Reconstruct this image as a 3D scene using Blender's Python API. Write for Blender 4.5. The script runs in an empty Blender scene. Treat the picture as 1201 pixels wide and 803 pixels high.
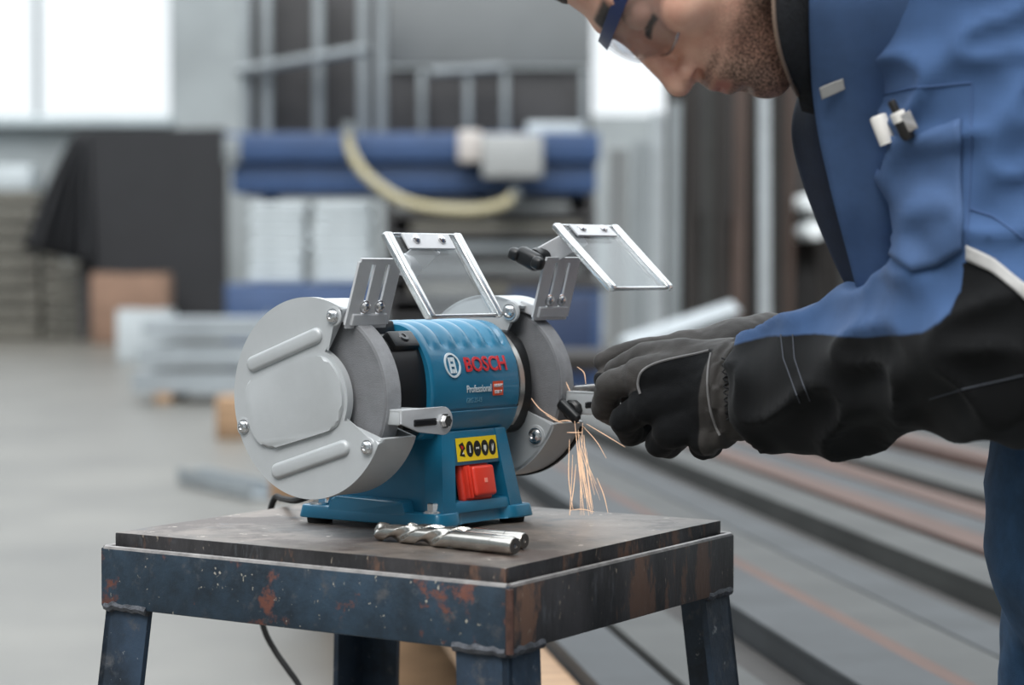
import bpy, bmesh, math, random
import numpy as np
from mathutils import Vector, Matrix, noise
from mathutils.bvhtree import BVHTree
random.seed(7)
R = math.radians
S = bpy.context.scene
COL = S.collection

# ------------------------------------------------------------------ camera
FPX, CX, CY, HORIZON = 2750.0, 600.5, 401.5, 315.0      # focal length and centre for a 1201 x 803 frame
TZ = 0.75                                                # table top height
CAMZ = TZ + 0.228
PITCH = math.atan((CY - HORIZON) / FPX)
cam = bpy.data.cameras.new('camera')
cam.sensor_width = 36.0
cam.lens = FPX / 1201.0 * 36.0
cam.clip_end = 200
cam.dof.use_dof = True
cam.dof.focus_distance = 2.02
cam.dof.aperture_fstop = 5.2
camo = bpy.data.objects.new('camera', cam)
camo.location = (0, 0, CAMZ)
camo.rotation_euler = (R(90) - PITCH, 0, 0)
COL.objects.link(camo)
S.camera = camo

# ------------------------------------------------------------------ light
w = bpy.data.worlds.new('overcast_sky')
S.world = w
w.use_nodes = True
wn = w.node_tree
bg = wn.nodes['Background']
bg.inputs['Color'].default_value = (0.90, 0.96, 1.0, 1)
bg.inputs['Strength'].default_value = 1.85
sun = bpy.data.lights.new('soft_sun', 'SUN')
sun.energy = 2.3
sun.angle = R(35)
sun.color = (1.0, 0.97, 0.93)
suno = bpy.data.objects.new('soft_sun', sun)
suno.rotation_euler = (R(38), 0, R(-14))
COL.objects.link(suno)
S.view_settings.view_transform = 'Standard'
S.view_settings.look = 'None'
S.view_settings.exposure = 0.3
S.view_settings.gamma = 1.0
S.view_settings.use_curve_mapping = False

# ------------------------------------------------------------------ helpers
def lin(c):
    return tuple(((v / 255.0) / 12.92) if v / 255.0 <= 0.04045 else (((v / 255.0) + 0.055) / 1.055) ** 2.4 for v in c)

def at(px, py, Y):
    """the world point at depth Y behind a pixel of the photograph"""
    a, b = (px - CX) / FPX, -(py - CY) / FPX
    c, s = math.cos(PITCH), math.sin(PITCH)
    d = Vector((a, c + s * b, -s + c * b))
    return d * (Y / d.y) + Vector((0, 0, CAMZ))

def ray(px, py):
    return (at(px, py, 1.0) - Vector((0, 0, CAMZ))).normalized()

MATS = {}
def mat(name, col, rough=0.5, metal=0.0, var=0.0, vscale=8.0, bump=0.0, bscale=200.0, col2=None, spec=0.5, coat=0.0, stretch=None):
    if name in MATS:
        return MATS[name]
    m = bpy.data.materials.new(name)
    m.use_nodes = True
    nt = m.node_tree
    b = nt.nodes['Principled BSDF']
    b.inputs['Roughness'].default_value = rough
    b.inputs['Metallic'].default_value = metal
    b.inputs['Specular IOR Level'].default_value = spec
    b.inputs['Coat Weight'].default_value = coat
    c1 = lin(col)
    b.inputs['Base Color'].default_value = (*c1, 1)
    tc = nt.nodes.new('ShaderNodeTexCoord')
    vec = tc.outputs['Object']
    if stretch:
        mp = nt.nodes.new('ShaderNodeMapping')
        mp.inputs['Scale'].default_value = stretch
        nt.links.new(vec, mp.inputs['Vector'])
        vec = mp.outputs['Vector']
    if var > 0 or col2:
        n = nt.nodes.new('ShaderNodeTexNoise')
        n.inputs['Scale'].default_value = vscale
        n.inputs['Detail'].default_value = 6
        n.inputs['Roughness'].default_value = 0.65
        nt.links.new(vec, n.inputs['Vector'])
        r = nt.nodes.new('ShaderNodeValToRGB')
        c2 = lin(col2) if col2 else tuple(v * (1 - var) for v in c1)
        c1b = c1 if col2 else tuple(min(1, v * (1 + var * 0.6)) for v in c1)
        r.color_ramp.elements[0].position = 0.36
        r.color_ramp.elements[1].position = 0.66
        r.color_ramp.elements[0].color = (*c2, 1)
        r.color_ramp.elements[1].color = (*c1b, 1)
        nt.links.new(n.outputs['Fac'], r.inputs['Fac'])
        nt.links.new(r.outputs['Color'], b.inputs['Base Color'])
    if bump > 0:
        n2 = nt.nodes.new('ShaderNodeTexNoise')
        n2.inputs['Scale'].default_value = bscale
        n2.inputs['Detail'].default_value = 4
        nt.links.new(vec, n2.inputs['Vector'])
        bp = nt.nodes.new('ShaderNodeBump')
        bp.inputs['Strength'].default_value = bump
        bp.inputs['Distance'].default_value = 0.002
        nt.links.new(n2.outputs['Fac'], bp.inputs['Height'])
        nt.links.new(bp.outputs['Normal'], b.inputs['Normal'])
    MATS[name] = m
    return m

def link(o, parent=None):
    COL.objects.link(o)
    if parent:
        o.parent = parent
    return o

def tag(o, label=None, cat=None, group=None, kind=None):
    if label: o['label'] = label
    if cat: o['category'] = cat
    if group: o['group'] = group
    if kind: o['kind'] = kind
    return o

def empty(name, loc, rz=0.0, label=None, cat=None, group=None):
    o = bpy.data.objects.new(name, None)
    o.location = loc
    o.rotation_euler = (0, 0, rz)
    o.empty_display_size = 0.05
    COL.objects.link(o)
    return tag(o, label, cat, group)

def obj(name, bm, m, parent=None, smooth=False, angle=35):
    bmesh.ops.recalc_face_normals(bm, faces=bm.faces)
    me = bpy.data.meshes.new(name)
    bm.to_mesh(me)
    bm.free()
    if m: me.materials.append(m)
    if smooth:
        for p in me.polygons: p.use_smooth = True
        try: me.set_sharp_from_angle(angle=R(angle))
        except Exception: pass
    o = bpy.data.objects.new(name, me)
    return link(o, parent)

def b_box(bm, c, size, rot=None, bevel=0.0, seg=2):
    """adds a box with centre c, full size and optional 3x3 rotation"""
    vs = []
    for sx in (-.5, .5):
        for sy in (-.5, .5):
            for sz in (-.5, .5):
                v = Vector((sx * size[0], sy * size[1], sz * size[2]))
                if rot: v = rot @ v
                vs.append(bm.verts.new(v + Vector(c)))
    fs = []
    for q in ((0, 1, 3, 2), (4, 6, 7, 5), (0, 4, 5, 1), (2, 3, 7, 6), (0, 2, 6, 4), (1, 5, 7, 3)):
        fs.append(bm.faces.new([vs[i] for i in q]))
    if bevel > 0:
        es = set(e for f in fs for e in f.edges)
        bmesh.ops.bevel(bm, geom=list(es), offset=bevel, segments=seg, affect='EDGES', profile=0.5)
    return bm

def box(name, c, size, m, parent=None, rot=None, bevel=0.0, seg=2):
    return obj(name, b_box(bmesh.new(), c, size, rot, bevel, seg), m, parent, smooth=bevel > 0)

def b_prism(bm, pts0, pts1, bevel=0.0, seg=2, top_only=False):
    """closed solid between two equal loops of 3D points"""
    n = len(pts0)
    a = [bm.verts.new(p) for p in pts0]
    b = [bm.verts.new(p) for p in pts1]
    f0 = bm.faces.new(a[::-1])
    f1 = bm.faces.new(b)
    for i in range(n):
        j = (i + 1) % n
        bm.faces.new((a[i], a[j], b[j], b[i]))
    if bevel > 0:
        es = set(f1.edges)
        if not top_only: es |= set(f0.edges)
        bmesh.ops.bevel(bm, geom=list(es), offset=bevel, segments=seg, affect='EDGES', profile=0.5)
    return bm

def prism_x(name, yz, x0, x1, m, parent, bevel=0.0, seg=2, top_only=False):
    p0 = [Vector((x0, y, z)) for y, z in yz]
    p1 = [Vector((x1, y, z)) for y, z in yz]
    return obj(name, b_prism(bmesh.new(), p0, p1, bevel, seg, top_only), m, parent, smooth=True)

def b_lathe(bm, prof, org, axis, seg=48, close=True):
    """revolves (distance along axis, radius) pairs about an axis"""
    ax = Vector(axis).normalized()
    t = Vector((0, 0, 1)) if abs(ax.z) < .9 else Vector((1, 0, 0))
    u = ax.cross(t).normalized()
    v = ax.cross(u)
    rings = []
    for d, r in prof:
        c = Vector(org) + ax * d
        if r < 1e-7:
            rings.append([bm.verts.new(c)])
        else:
            rings.append([bm.verts.new(c + (u * math.cos(2 * math.pi * i / seg) + v * math.sin(2 * math.pi * i / seg)) * r) for i in range(seg)])
    for A, B in zip(rings[:-1], rings[1:]):
        for i in range(seg):
            j = (i + 1) % seg
            if len(A) == 1 and len(B) == 1: continue
            if len(A) == 1: bm.faces.new((A[0], B[i], B[j]))
            elif len(B) == 1: bm.faces.new((A[i], B[0], A[j]))
            else: bm.faces.new((A[i], B[i], B[j], A[j]))
    if close:
        if len(rings[0]) > 1: bm.faces.new(rings[0][::-1])
        if len(rings[-1]) > 1: bm.faces.new(rings[-1])
    return bm

def lathe(name, prof, org, axis, m, parent=None, seg=48):
    return obj(name, b_lathe(bmesh.new(), prof, org, axis, seg), m, parent, smooth=True)

def b_tube(bm, pts, r, seg=10, radii=None):
    pts = [Vector(p) for p in pts]
    rings = []
    prev = None
    for i, p in enumerate(pts):
        t = (pts[min(i + 1, len(pts) - 1)] - pts[max(i - 1, 0)]).normalized()
        if prev is None:
            h = Vector((0, 0, 1)) if abs(t.z) < .9 else Vector((1, 0, 0))
            u = t.cross(h).normalized()
        else:
            u = (prev - t * prev.dot(t)).normalized()
        prev = u
        v = t.cross(u)
        rr = radii[i] if radii else r
        rings.append([bm.verts.new(p + (u * math.cos(2 * math.pi * k / seg) + v * math.sin(2 * math.pi * k / seg)) * rr) for k in range(seg)])
    for A, B in zip(rings[:-1], rings[1:]):
        for k in range(seg):
            j = (k + 1) % seg
            bm.faces.new((A[k], A[j], B[j], B[k]))
    bm.faces.new(rings[0][::-1])
    bm.faces.new(rings[-1])
    return bm

def tube(name, pts, r, m, parent=None, seg=10, radii=None):
    return obj(name, b_tube(bmesh.new(), pts, r, seg, radii), m, parent, smooth=True)

def spline(pts, n=12):
    """Catmull-Rom through points"""
    P = [Vector(p) for p in pts]
    P = [P[0] * 2 - P[1]] + P + [P[-1] * 2 - P[-2]]
    out = []
    for i in range(1, len(P) - 2):
        for k in range(n):
            t = k / n
            a, b, c, d = P[i - 1], P[i], P[i + 1], P[i + 2]
            out.append(0.5 * ((2 * b) + (c - a) * t + (2 * a - 5 * b + 4 * c - d) * t * t + (3 * b - a - 3 * c + d) * t ** 3))
    out.append(P[-2])
    return out

def arc(cx, cy, r, a0, a1, n):
    return [(cx + r * math.cos(R(a0 + (a1 - a0) * i / n)), cy + r * math.sin(R(a0 + (a1 - a0) * i / n))) for i in range(n + 1)]

def rounded_poly(pts, r, n=6):
    """2D polygon with its corners rounded"""
    out = []
    N = len(pts)
    for i in range(N):
        p0, p, p1 = Vector(pts[i - 1]), Vector(pts[i]), Vector(pts[(i + 1) % N])
        rr = r[i] if isinstance(r, (list, tuple)) else r
        d0, d1 = (p0 - p), (p1 - p)
        if rr < 1e-6:
            out.append((p.x, p.y)); continue
        rr0, rr1 = min(rr, d0.length * .48), min(rr, d1.length * .48)
        a, b = p + d0.normalized() * rr0, p + d1.normalized() * rr1
        for k in range(n + 1):
            t = k / n
            q = a * (1 - t) ** 2 + p * 2 * t * (1 - t) + b * t * t
            out.append((q.x, q.y))
    return out

# ---- signed-distance modelling: blobs are united smoothly and skinned with surface nets
def d_cone(P, a, b, r1, r2):
    a, b = np.asarray(a, np.float32), np.asarray(b, np.float32)
    ab = b - a
    pa = P - a
    t = np.clip((pa @ ab) / float(ab @ ab + 1e-12), 0, 1)
    return np.linalg.norm(pa - t[..., None] * ab, axis=-1) - (r1 + (r2 - r1) * t)

def d_ell(P, c, r, rot=None):
    q = P - np.asarray(c, np.float32)
    if rot is not None: q = q @ np.asarray(rot, np.float32).T
    r = np.asarray(r, np.float32)
    k0 = np.linalg.norm(q / r, axis=-1)
    k1 = np.linalg.norm(q / (r * r), axis=-1) + 1e-9
    return k0 * (k0 - 1) / k1

def smin(a, b, k):
    h = np.clip(0.5 + 0.5 * (b - a) / k, 0, 1)
    return b * (1 - h) + a * h - k * h * (1 - h)

def smax(a, b, k):
    return -smin(-a, -b, k)

def surface_net(fn, lo, hi, s):
    lo, hi = np.array(lo, float), np.array(hi, float)
    n = np.ceil((hi - lo) / s).astype(int) + 1
    ax = [lo[i] + s * np.arange(n[i]) for i in range(3)]
    F = np.empty(tuple(n), np.float32)
    for i0 in range(0, n[0], 16):            # in slabs, to keep memory low
        g = np.stack(np.meshgrid(ax[0][i0:i0 + 16], ax[1], ax[2], indexing='ij'), -1).astype(np.float32)
        F[i0:i0 + 16] = fn(g)
    inside = F < 0
    cnt = np.zeros(tuple(n - 1), np.int8)
    offs = [(i, j, k) for i in (0, 1) for j in (0, 1) for k in (0, 1)]
    def sl(A, o): return A[o[0]:A.shape[0] - 1 + o[0], o[1]:A.shape[1] - 1 + o[1], o[2]:A.shape[2] - 1 + o[2]]
    for o in offs: cnt += sl(inside, o)
    act = (cnt > 0) & (cnt < 8)
    idx = -np.ones(act.shape, np.int64)
    ids = np.argwhere(act)
    idx[act] = np.arange(len(ids))
    acc = np.zeros((len(ids), 3)); num = np.zeros(len(ids))
    for o in offs:
        for d in range(3):
            if o[d]: continue
            o2 = list(o); o2[d] = 1
            f0 = F[ids[:, 0] + o[0], ids[:, 1] + o[1], ids[:, 2] + o[2]]
            f1 = F[ids[:, 0] + o2[0], ids[:, 1] + o2[1], ids[:, 2] + o2[2]]
            c = (f0 < 0) != (f1 < 0)
            t = np.where(c, f0 / np.where(np.abs(f0 - f1) < 1e-12, 1, f0 - f1), 0)
            p = np.tile(np.array(o, float), (len(ids), 1)); p[:, d] += t
            acc[c] += p[c]; num[c] += 1
    V = lo + s * (ids + acc / num[:, None])
    faces = []
    for d in range(3):
        e0 = [slice(None)] * 3; e1 = [slice(None)] * 3
        e0[d] = slice(0, -1); e1[d] = slice(1, None)
        a, b = inside[tuple(e0)], inside[tuple(e1)]
        u, v = [(1, 2), (2, 0), (0, 1)][d]
        for flip, M in ((False, a & ~b), (True, b & ~a)):
            E = np.argwhere(M)
            E = E[(E[:, u] > 0) & (E[:, v] > 0) & (E[:, u] < n[u] - 1) & (E[:, v] < n[v] - 1)]
            def cell(du, dv):
                q = E.copy(); q[:, u] += du; q[:, v] += dv
                return idx[q[:, 0], q[:, 1], q[:, 2]]
            q = np.stack([cell(-1, -1), cell(0, -1), cell(0, 0), cell(-1, 0)], 1)
            if flip: q = q[:, ::-1]
            faces.append(q)
    Q = np.concatenate(faces)
    return V, Q[(Q >= 0).all(1)]

def net_mesh(name, V, Q, m, parent=None, org=(0, 0, 0), attrs=None, smooth_it=1):
    V = V.copy()
    for _ in range(smooth_it):               # light Laplacian polish
        acc = np.zeros_like(V); num = np.zeros(len(V))
        for a, b in ((0, 1), (1, 2), (2, 3), (3, 0)):
            np.add.at(acc, Q[:, a], V[Q[:, b]]); np.add.at(num, Q[:, a], 1)
            np.add.at(acc, Q[:, b], V[Q[:, a]]); np.add.at(num, Q[:, b], 1)
        V = V * .5 + .5 * acc / np.maximum(num, 1)[:, None]
    me = bpy.data.meshes.new(name)
    me.vertices.add(len(V)); me.vertices.foreach_set('co', (V - np.array(org)).astype(np.float32).ravel())
    me.loops.add(len(Q) * 4); me.loops.foreach_set('vertex_index', Q.astype(np.int32).ravel())
    me.polygons.add(len(Q)); me.polygons.foreach_set('loop_start', (np.arange(len(Q)) * 4).astype(np.int32))
    me.update(calc_edges=True); me.validate()
    me.polygons.foreach_set('use_smooth', np.ones(len(me.polygons), bool))
    for k, a in (attrs or {}).items():
        at_ = me.attributes.new(k, 'FLOAT', 'POINT')
        at_.data.foreach_set('value', a.astype(np.float32))
    if m: me.materials.append(m)
    o = bpy.data.objects.new(name, me)
    return link(o, parent), V

def vnormals(V, Q):
    fn = np.cross(V[Q[:, 2]] - V[Q[:, 0]], V[Q[:, 3]] - V[Q[:, 1]])
    N = np.zeros_like(V)
    for i in range(4): np.add.at(N, Q[:, i], fn)
    return N / (np.linalg.norm(N, axis=1)[:, None] + 1e-12)

def attr_mix(name, colA, colB, attr, roughA=.6, roughB=.6, soft=0.002, bump=0.15, bscale=900.0, varA=.12, varB=.12, sheen=0.0):
    """two-tone material: B where the stored attribute is above zero"""
    m = bpy.data.materials.new(name); m.use_nodes = True
    nt = m.node_tree; b = nt.nodes['Principled BSDF']
    a = nt.nodes.new('ShaderNodeAttribute'); a.attribute_name = attr
    mr = nt.nodes.new('ShaderNodeMapRange')
    mr.inputs['From Min'].default_value = -soft; mr.inputs['From Max'].default_value = soft
    nt.links.new(a.outputs['Fac'], mr.inputs['Value'])
    tc = nt.nodes.new('ShaderNodeTexCoord')
    n = nt.nodes.new('ShaderNodeTexNoise'); n.inputs['Scale'].default_value = 30; n.inputs['Detail'].default_value = 8
    nt.links.new(tc.outputs['Object'], n.inputs['Vector'])
    def tone(c, v):
        r = nt.nodes.new('ShaderNodeValToRGB'); c = lin(c)
        r.color_ramp.elements[0].position = .3; r.color_ramp.elements[1].position = .7
        r.color_ramp.elements[0].color = (*[x * (1 - v) for x in c], 1)
        r.color_ramp.elements[1].color = (*[min(1, x * (1 + v)) for x in c], 1)
        nt.links.new(n.outputs['Fac'], r.inputs['Fac']); return r.outputs['Color']
    mx = nt.nodes.new('ShaderNodeMix'); mx.data_type = 'RGBA'
    nt.links.new(mr.outputs['Result'], mx.inputs['Factor'])
    nt.links.new(tone(colA, varA), mx.inputs['A']); nt.links.new(tone(colB, varB), mx.inputs['B'])
    nt.links.new(mx.outputs['Result'], b.inputs['Base Color'])
    mr2 = nt.nodes.new('ShaderNodeMapRange')
    nt.links.new(mr.outputs['Result'], mr2.inputs['Value'])
    mr2.inputs['To Min'].default_value = roughA; mr2.inputs['To Max'].default_value = roughB
    nt.links.new(mr2.outputs['Result'], b.inputs['Roughness'])
    b.inputs['Sheen Weight'].default_value = sheen
    b.inputs['Specular IOR Level'].default_value = 0.2
    if bump:
        n2 = nt.nodes.new('ShaderNodeTexNoise'); n2.inputs['Scale'].default_value = bscale
        nt.links.new(tc.outputs['Object'], n2.inputs['Vector'])
        bp = nt.nodes.new('ShaderNodeBump'); bp.inputs['Strength'].default_value = bump; bp.inputs['Distance'].default_value = .001
        nt.links.new(n2.outputs['Fac'], bp.inputs['Height']); nt.links.new(bp.outputs['Normal'], b.inputs['Normal'])
    return m

def clear_mat(name, tint=(1, 1, 1), gloss=0.12, rough=0.05):
    m = bpy.data.materials.new(name); m.use_nodes = True
    nt = m.node_tree; nt.nodes.clear()
    out = nt.nodes.new('ShaderNodeOutputMaterial')
    tr = nt.nodes.new('ShaderNodeBsdfTransparent'); tr.inputs['Color'].default_value = (*tint, 1)
    gl = nt.nodes.new('ShaderNodeBsdfGlossy'); gl.inputs['Roughness'].default_value = rough
    fr = nt.nodes.new('ShaderNodeLayerWeight')
    pw = nt.nodes.new('ShaderNodeMath'); pw.operation = 'POWER'; pw.inputs[1].default_value = 4.0
    nt.links.new(fr.outputs['Facing'], pw.inputs[0])
    ad = nt.nodes.new('ShaderNodeMath'); ad.operation = 'MULTIPLY_ADD'; ad.use_clamp = True; ad.inputs[1].default_value = .6; ad.inputs[2].default_value = gloss
    nt.links.new(pw.outputs[0], ad.inputs[0])
    mx = nt.nodes.new('ShaderNodeMixShader')
    nt.links.new(ad.outputs[0], mx.inputs[0]); nt.links.new(tr.outputs[0], mx.inputs[1]); nt.links.new(gl.outputs[0], mx.inputs[2])
    nt.links.new(mx.outputs[0], out.inputs['Surface'])
    return m


# ================================================================== the setting
m_floor = mat('concrete', (97, 94, 88), rough=.36, var=.3, vscale=.9, bump=.25, bscale=25, spec=.6)
m_wall = mat('painted_wall', (140, 146, 148), rough=.8, var=.12, vscale=1.2)
m_wall_low = mat('wall_band', (172, 182, 186), rough=.7, var=.1, vscale=1.0)
m_frame = mat('window_bars', (120, 128, 130), rough=.6)
m_pane = bpy.data.materials.new('frosted_pane'); m_pane.use_nodes = True
nt = m_pane.node_tree; nt.nodes.clear()
o_ = nt.nodes.new('ShaderNodeOutputMaterial'); t_ = nt.nodes.new('ShaderNodeBsdfTransparent'); t_.inputs['Color'].default_value = (.74, .74, .74, 1); d_ = nt.nodes.new('ShaderNodeBsdfTranslucent')
x_ = nt.nodes.new('ShaderNodeMixShader'); x_.inputs[0].default_value = .12
nt.links.new(t_.outputs[0], x_.inputs[1]); nt.links.new(d_.outputs[0], x_.inputs[2]); nt.links.new(x_.outputs[0], o_.inputs['Surface'])

WY = 33.6                                   # the back wall
bm = bmesh.new()
b_box(bm, (0, 20, -.1), (44, 50, .2))
tag(obj('floor', bm, m_floor), 'grey worn concrete workshop floor', kind='structure')

def wx(px, Y=WY): return at(px, 300, Y).x
def wz(py, Y=WY): return at(600, py, Y).z
SILL, HEAD = wz(138), 7.2
bm = bmesh.new()
def wallpiece(bm, px0, px1, z0, z1, th=.35):
    x0, x1 = wx(px0), wx(px1)
    b_box(bm, ((x0 + x1) / 2, WY + th / 2, (z0 + z1) / 2), (x1 - x0, th, z1 - z0))
wallpiece(bm, -1000, 2200, 0, SILL)
wallpiece(bm, -1000, 2200, HEAD, 8.2)
wallpiece(bm, -1000, -330, SILL, HEAD)
wallpiece(bm, 203, 690, SILL, HEAD)
wallpiece(bm, 815, 2200, SILL, HEAD)
wall = tag(obj('wall_back', bm, m_wall), 'pale grey rear wall of the hall under the windows', kind='structure')
for nm, c_, s_ in (('added_wall_left', (-13, 13.5, 4.1), (.3, 41, 8.2)), ('added_wall_right', (13, 13.5, 4.1), (.3, 41, 8.2)), ('added_wall_front', (0, -7, 4.1), (26.3, .3, 8.2))):  # unseen walls, added to block low sky so light falls from above
    tag(box(nm, c_, s_, m_wall), 'plain pale grey unseen hall wall, added to narrow the sky light', kind='structure')
tr = box('trim_1', ((wx(-400) + wx(203)) / 2, WY - .12, SILL - .06), (wx(203) - wx(-400), .3, .14), m_wall_low, None, bevel=.01)
tag(tr, 'pale window sill on the rear wall', kind='structure')

def window(n, px_list, rows):
    """panes between the listed pixel columns, with bars round them"""
    w_ = bpy.data.objects.new('window_%d' % n, None)
    x0, x1 = wx(px_list[0]), wx(px_list[-1])
    w_.location = ((x0 + x1) / 2, WY + .15, SILL)
    COL.objects.link(w_); tag(w_, 'bright frosted factory window in the rear wall', kind='structure')
    L = w_.location
    for a, b in zip(px_list[:-1], px_list[1:]):
        for z0, z1 in zip(rows[:-1], rows[1:]):
            c = ((wx(a) + wx(b)) / 2 - L.x, 0, (z0 + z1) / 2 - L.z)
            box('pane', c, (wx(b) - wx(a), .012, z1 - z0), m_pane, w_)
    for p in px_list:
        box('window_bar', (wx(p) - L.x, -.03, (rows[0] + rows[-1]) / 2 - L.z), (.08, .09, rows[-1] - rows[0]), m_frame, w_)
    for z in rows:
        box('window_bar', (0, -.03, z - L.z), (x1 - x0, .08, .06), m_frame, w_)
window(1, [-330, -115, 43, 203], [SILL, SILL + 2.9, HEAD])
window(2, [690, 815], [SILL, SILL + 2.9, HEAD])

# ---- the left bay: board stacks, black sheet screen, carton
m_board = mat('weathered_board', (106, 104, 97), rough=.85, var=.25, vscale=3)
m_blacksheet = mat('black_sheet', (27, 28, 32), rough=.7, var=.15, vscale=2)
m_carton = mat('carton', (128, 102, 86), rough=.85, var=.15, vscale=3)
m_white = mat('white_goods', (178, 186, 190), rough=.55, var=.08, vscale=3)
m_galv = mat('galvanised', (150, 157, 162), rough=.5, metal=.3, var=.18, vscale=2.5)
m_blue = mat('machine_blue', (46, 70, 108), rough=.5, var=.15, vscale=2)
m_bluedark = mat('machine_blue_dark', (32, 48, 78), rough=.5, var=.15, vscale=2)
m_dark = mat('dark_panel', (58, 57, 58), rough=.7, var=.25, vscale=1.5)
m_grey = mat('grey_steel', (126, 132, 135), rough=.55, metal=.2, var=.12, vscale=2)
m_greypanel = mat('grey_panel', (108, 111, 112), rough=.7, var=.1, vscale=1)
m_hose = mat('hose_rubber', (168, 160, 130), rough=.6)

def stack(name, px0, px1, py_top, py_base, Y, depth, rows, m, label, cat, part, gap=.25, jitter=.03):
    x0, x1 = at(px0, 300, Y).x, at(px1, 300, Y).x
    zt, zb = at(600, py_top, Y).z, 0.0
    e = empty(name, ((x0 + x1) / 2, Y + depth / 2, zb), 0, label, cat)
    h = (zt - zb) / rows
    for i in range(rows):
        o = box(part, (random.uniform(-jitter, jitter), random.uniform(-jitter, jitter), h * (i + .5)), (x1 - x0, depth, h * (1 - gap)), m, e, bevel=h * .08)
    # uprights that carry the layers
    for sx in (-.42, .42):
        box('bearer', (sx * (x1 - x0), 0, (zt - zb) / 2 - h * .15), ((x1 - x0) * .06, depth * .8, (zt - zb) - h * .3), m_dark, e)
    return e
stack('pallet_stack', -70, 46, 222, 392, 33.0, .5, 9, m_board, 'stack of grey pallets against the rear wall at the left edge', 'pallet', 'pallet_board', jitter=.02)
stack('pallet_stack', 50, 106, 290, 392, 32.6, .8, 7, m_board, 'shorter stack of grey pallets beside the black screen', 'pallet', 'pallet_board', jitter=.02)
c = at(8, 203, 32.9); box_o = box('storage_bin', (0, 0, 0), (.62, .5, .36), m_white, None, bevel=.03)
box_o.location = (c.x, 33.25, at(8, 222, 33.0).z + .16); tag(box_o, 'small white bin on top of the pallet stack at the left edge', 'bin')

SY = 31.6
scr = empty('screen', (at(180, 300, SY).x, SY, 0), 0, 'tall black sheet screen standing left of the blue press', 'screen')
def sp(px, py, dy=0.0):
    p = at(px, py, SY); return Vector((p.x - scr.location.x, dy, max(0.0, p.z)))
bm = bmesh.new()
pp = [sp(93, 152), sp(262, 150), sp(263, 388), sp(100, 388)]
b_prism(bm, pp, [p + Vector((0, .06, 0)) for p in pp], .008)
obj('sheet', bm, m_blacksheet, scr)
for px in (95, 180, 262):
    box('post', (sp(px, 300).x, .1, sp(px, 152).z / 2), (.09, .09, sp(px, 152).z), m_dark, scr)
tp = empty('tarpaulin', (at(70, 300, SY).x, SY - .02, 0), 0, 'crumpled black tarpaulin hanging down the left side of the screen', 'tarpaulin')
bm = bmesh.new()
N = 14
top = [Vector((sp(86 + 10 * i / N, 150).x, 0, sp(90, 152).z)) for i in range(N + 1)]
grid = []
for j in range(N + 1):
    t = j / N
    row = []
    for i in range(N + 1):
        s_ = i / N
        px = (92 - 62 * t ** .8) * (1 - s_) + (104 + 8 * t) * s_
        py = 152 + (292 - 152) * t + (18 * t) * s_
        p = at(px, py, SY - .02)
        row.append(Vector((p.x - tp.location.x, .16 * t * math.sin(i * 1.9) - .17 * t - .012, p.z)))
    grid.append(row)
vv = [[bm.verts.new(p) for p in r] for r in grid]
for j in range(N):
    for i in range(N): bm.faces.new((vv[j][i], vv[j][i + 1], vv[j + 1][i + 1], vv[j + 1][i]))
to = obj('cloth', bm, m_blacksheet, tp, smooth=True)
md = to.modifiers.new('thick', 'SOLIDIFY'); md.thickness = .02

def carton(name, px0, px1, py0, py1, Y, dep, m, label, cat='box'):
    x0, x1 = at(px0, 300, Y).x, at(px1, 300, Y).x
    z1 = at(600, py0, Y).z
    e = empty(name, ((x0 + x1) / 2, Y + dep / 2, 0), 0, label, cat)
    box('body', (0, 0, z1 / 2), (x1 - x0, dep, z1), m, e, bevel=.02)
    for s_ in (-1, 1):
        box('flap', (s_ * (x1 - x0) * .25, 0, z1 + .012), ((x1 - x0) * .485, dep * .98, .02), m, e, rot=Matrix.Rotation(s_ * -.03, 3, 'Y'))
    return e
carton('cardboard_carton', 106, 195, 322, 402, 30.6, .6, m_carton, 'brown cardboard carton standing before the black screen')
carton('crate', 136, 198, 366, 416, 24.5, .5, m_white, 'small white crate on the floor behind the galvanised bundle', 'crate')

# ---- galvanised bundle on the floor, left of the grinder
gb = empty('beam_bundle', (at(230, 300, 17.0).x, 17.2, 0), 0, 'low stack of pale galvanised channels left of the grinder', 'steel beam')
for lay in range(3):
    for k in range(3):
        z = .14 + lay * .195
        x0, x1 = at(152 + 6 * lay, 300, 17.0).x - gb.location.x, at(345, 300, 17.0).x - gb.location.x
        bm = bmesh.new()
        y = k * .28
        b_box(bm, ((x0 + x1) / 2, y, z + .075), (x1 - x0, .24, .016), bevel=.003)
        b_box(bm, ((x0 + x1) / 2, y - .113, z), (x1 - x0, .014, .14), bevel=.003)
        b_box(bm, ((x0 + x1) / 2, y + .113, z), (x1 - x0, .014, .14), bevel=.003)
        obj('channel', bm, m_galv, gb)
for px in (190, 290):
    box('timber_bearer', (at(px, 300, 17.0).x - gb.location.x, .25, .035), (.12, .9, .07), mat('timber', (150, 122, 95), .8, var=.3, vscale=6, stretch=(1, 6, 6)), gb, bevel=.005)
m_timber = MATS['timber']
fb = empty('floor_channel', (at(262, 300, 10.3).x, 10.3, 0), R(-62), 'short grey steel channel lying on the floor behind the table', 'steel beam')
bm = bmesh.new(); b_box(bm, (0, 0, .01), (.9, .11, .012), bevel=.002); b_box(bm, (0, .05, .04), (.9, .012, .07), bevel=.002); b_box(bm, (0, -.05, .04), (.9, .012, .07), bevel=.002)
obj('channel', bm, m_galv, fb)
tb = box('timber_block', (0, 0, .12), (.16, .3, .24), m_timber, None, bevel=.01); tb.location = (at(272, 300, 13.6).x, 13.6, 0)
tag(tb, 'brown timber block on the floor left of the grinder', 'wood block')

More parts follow.
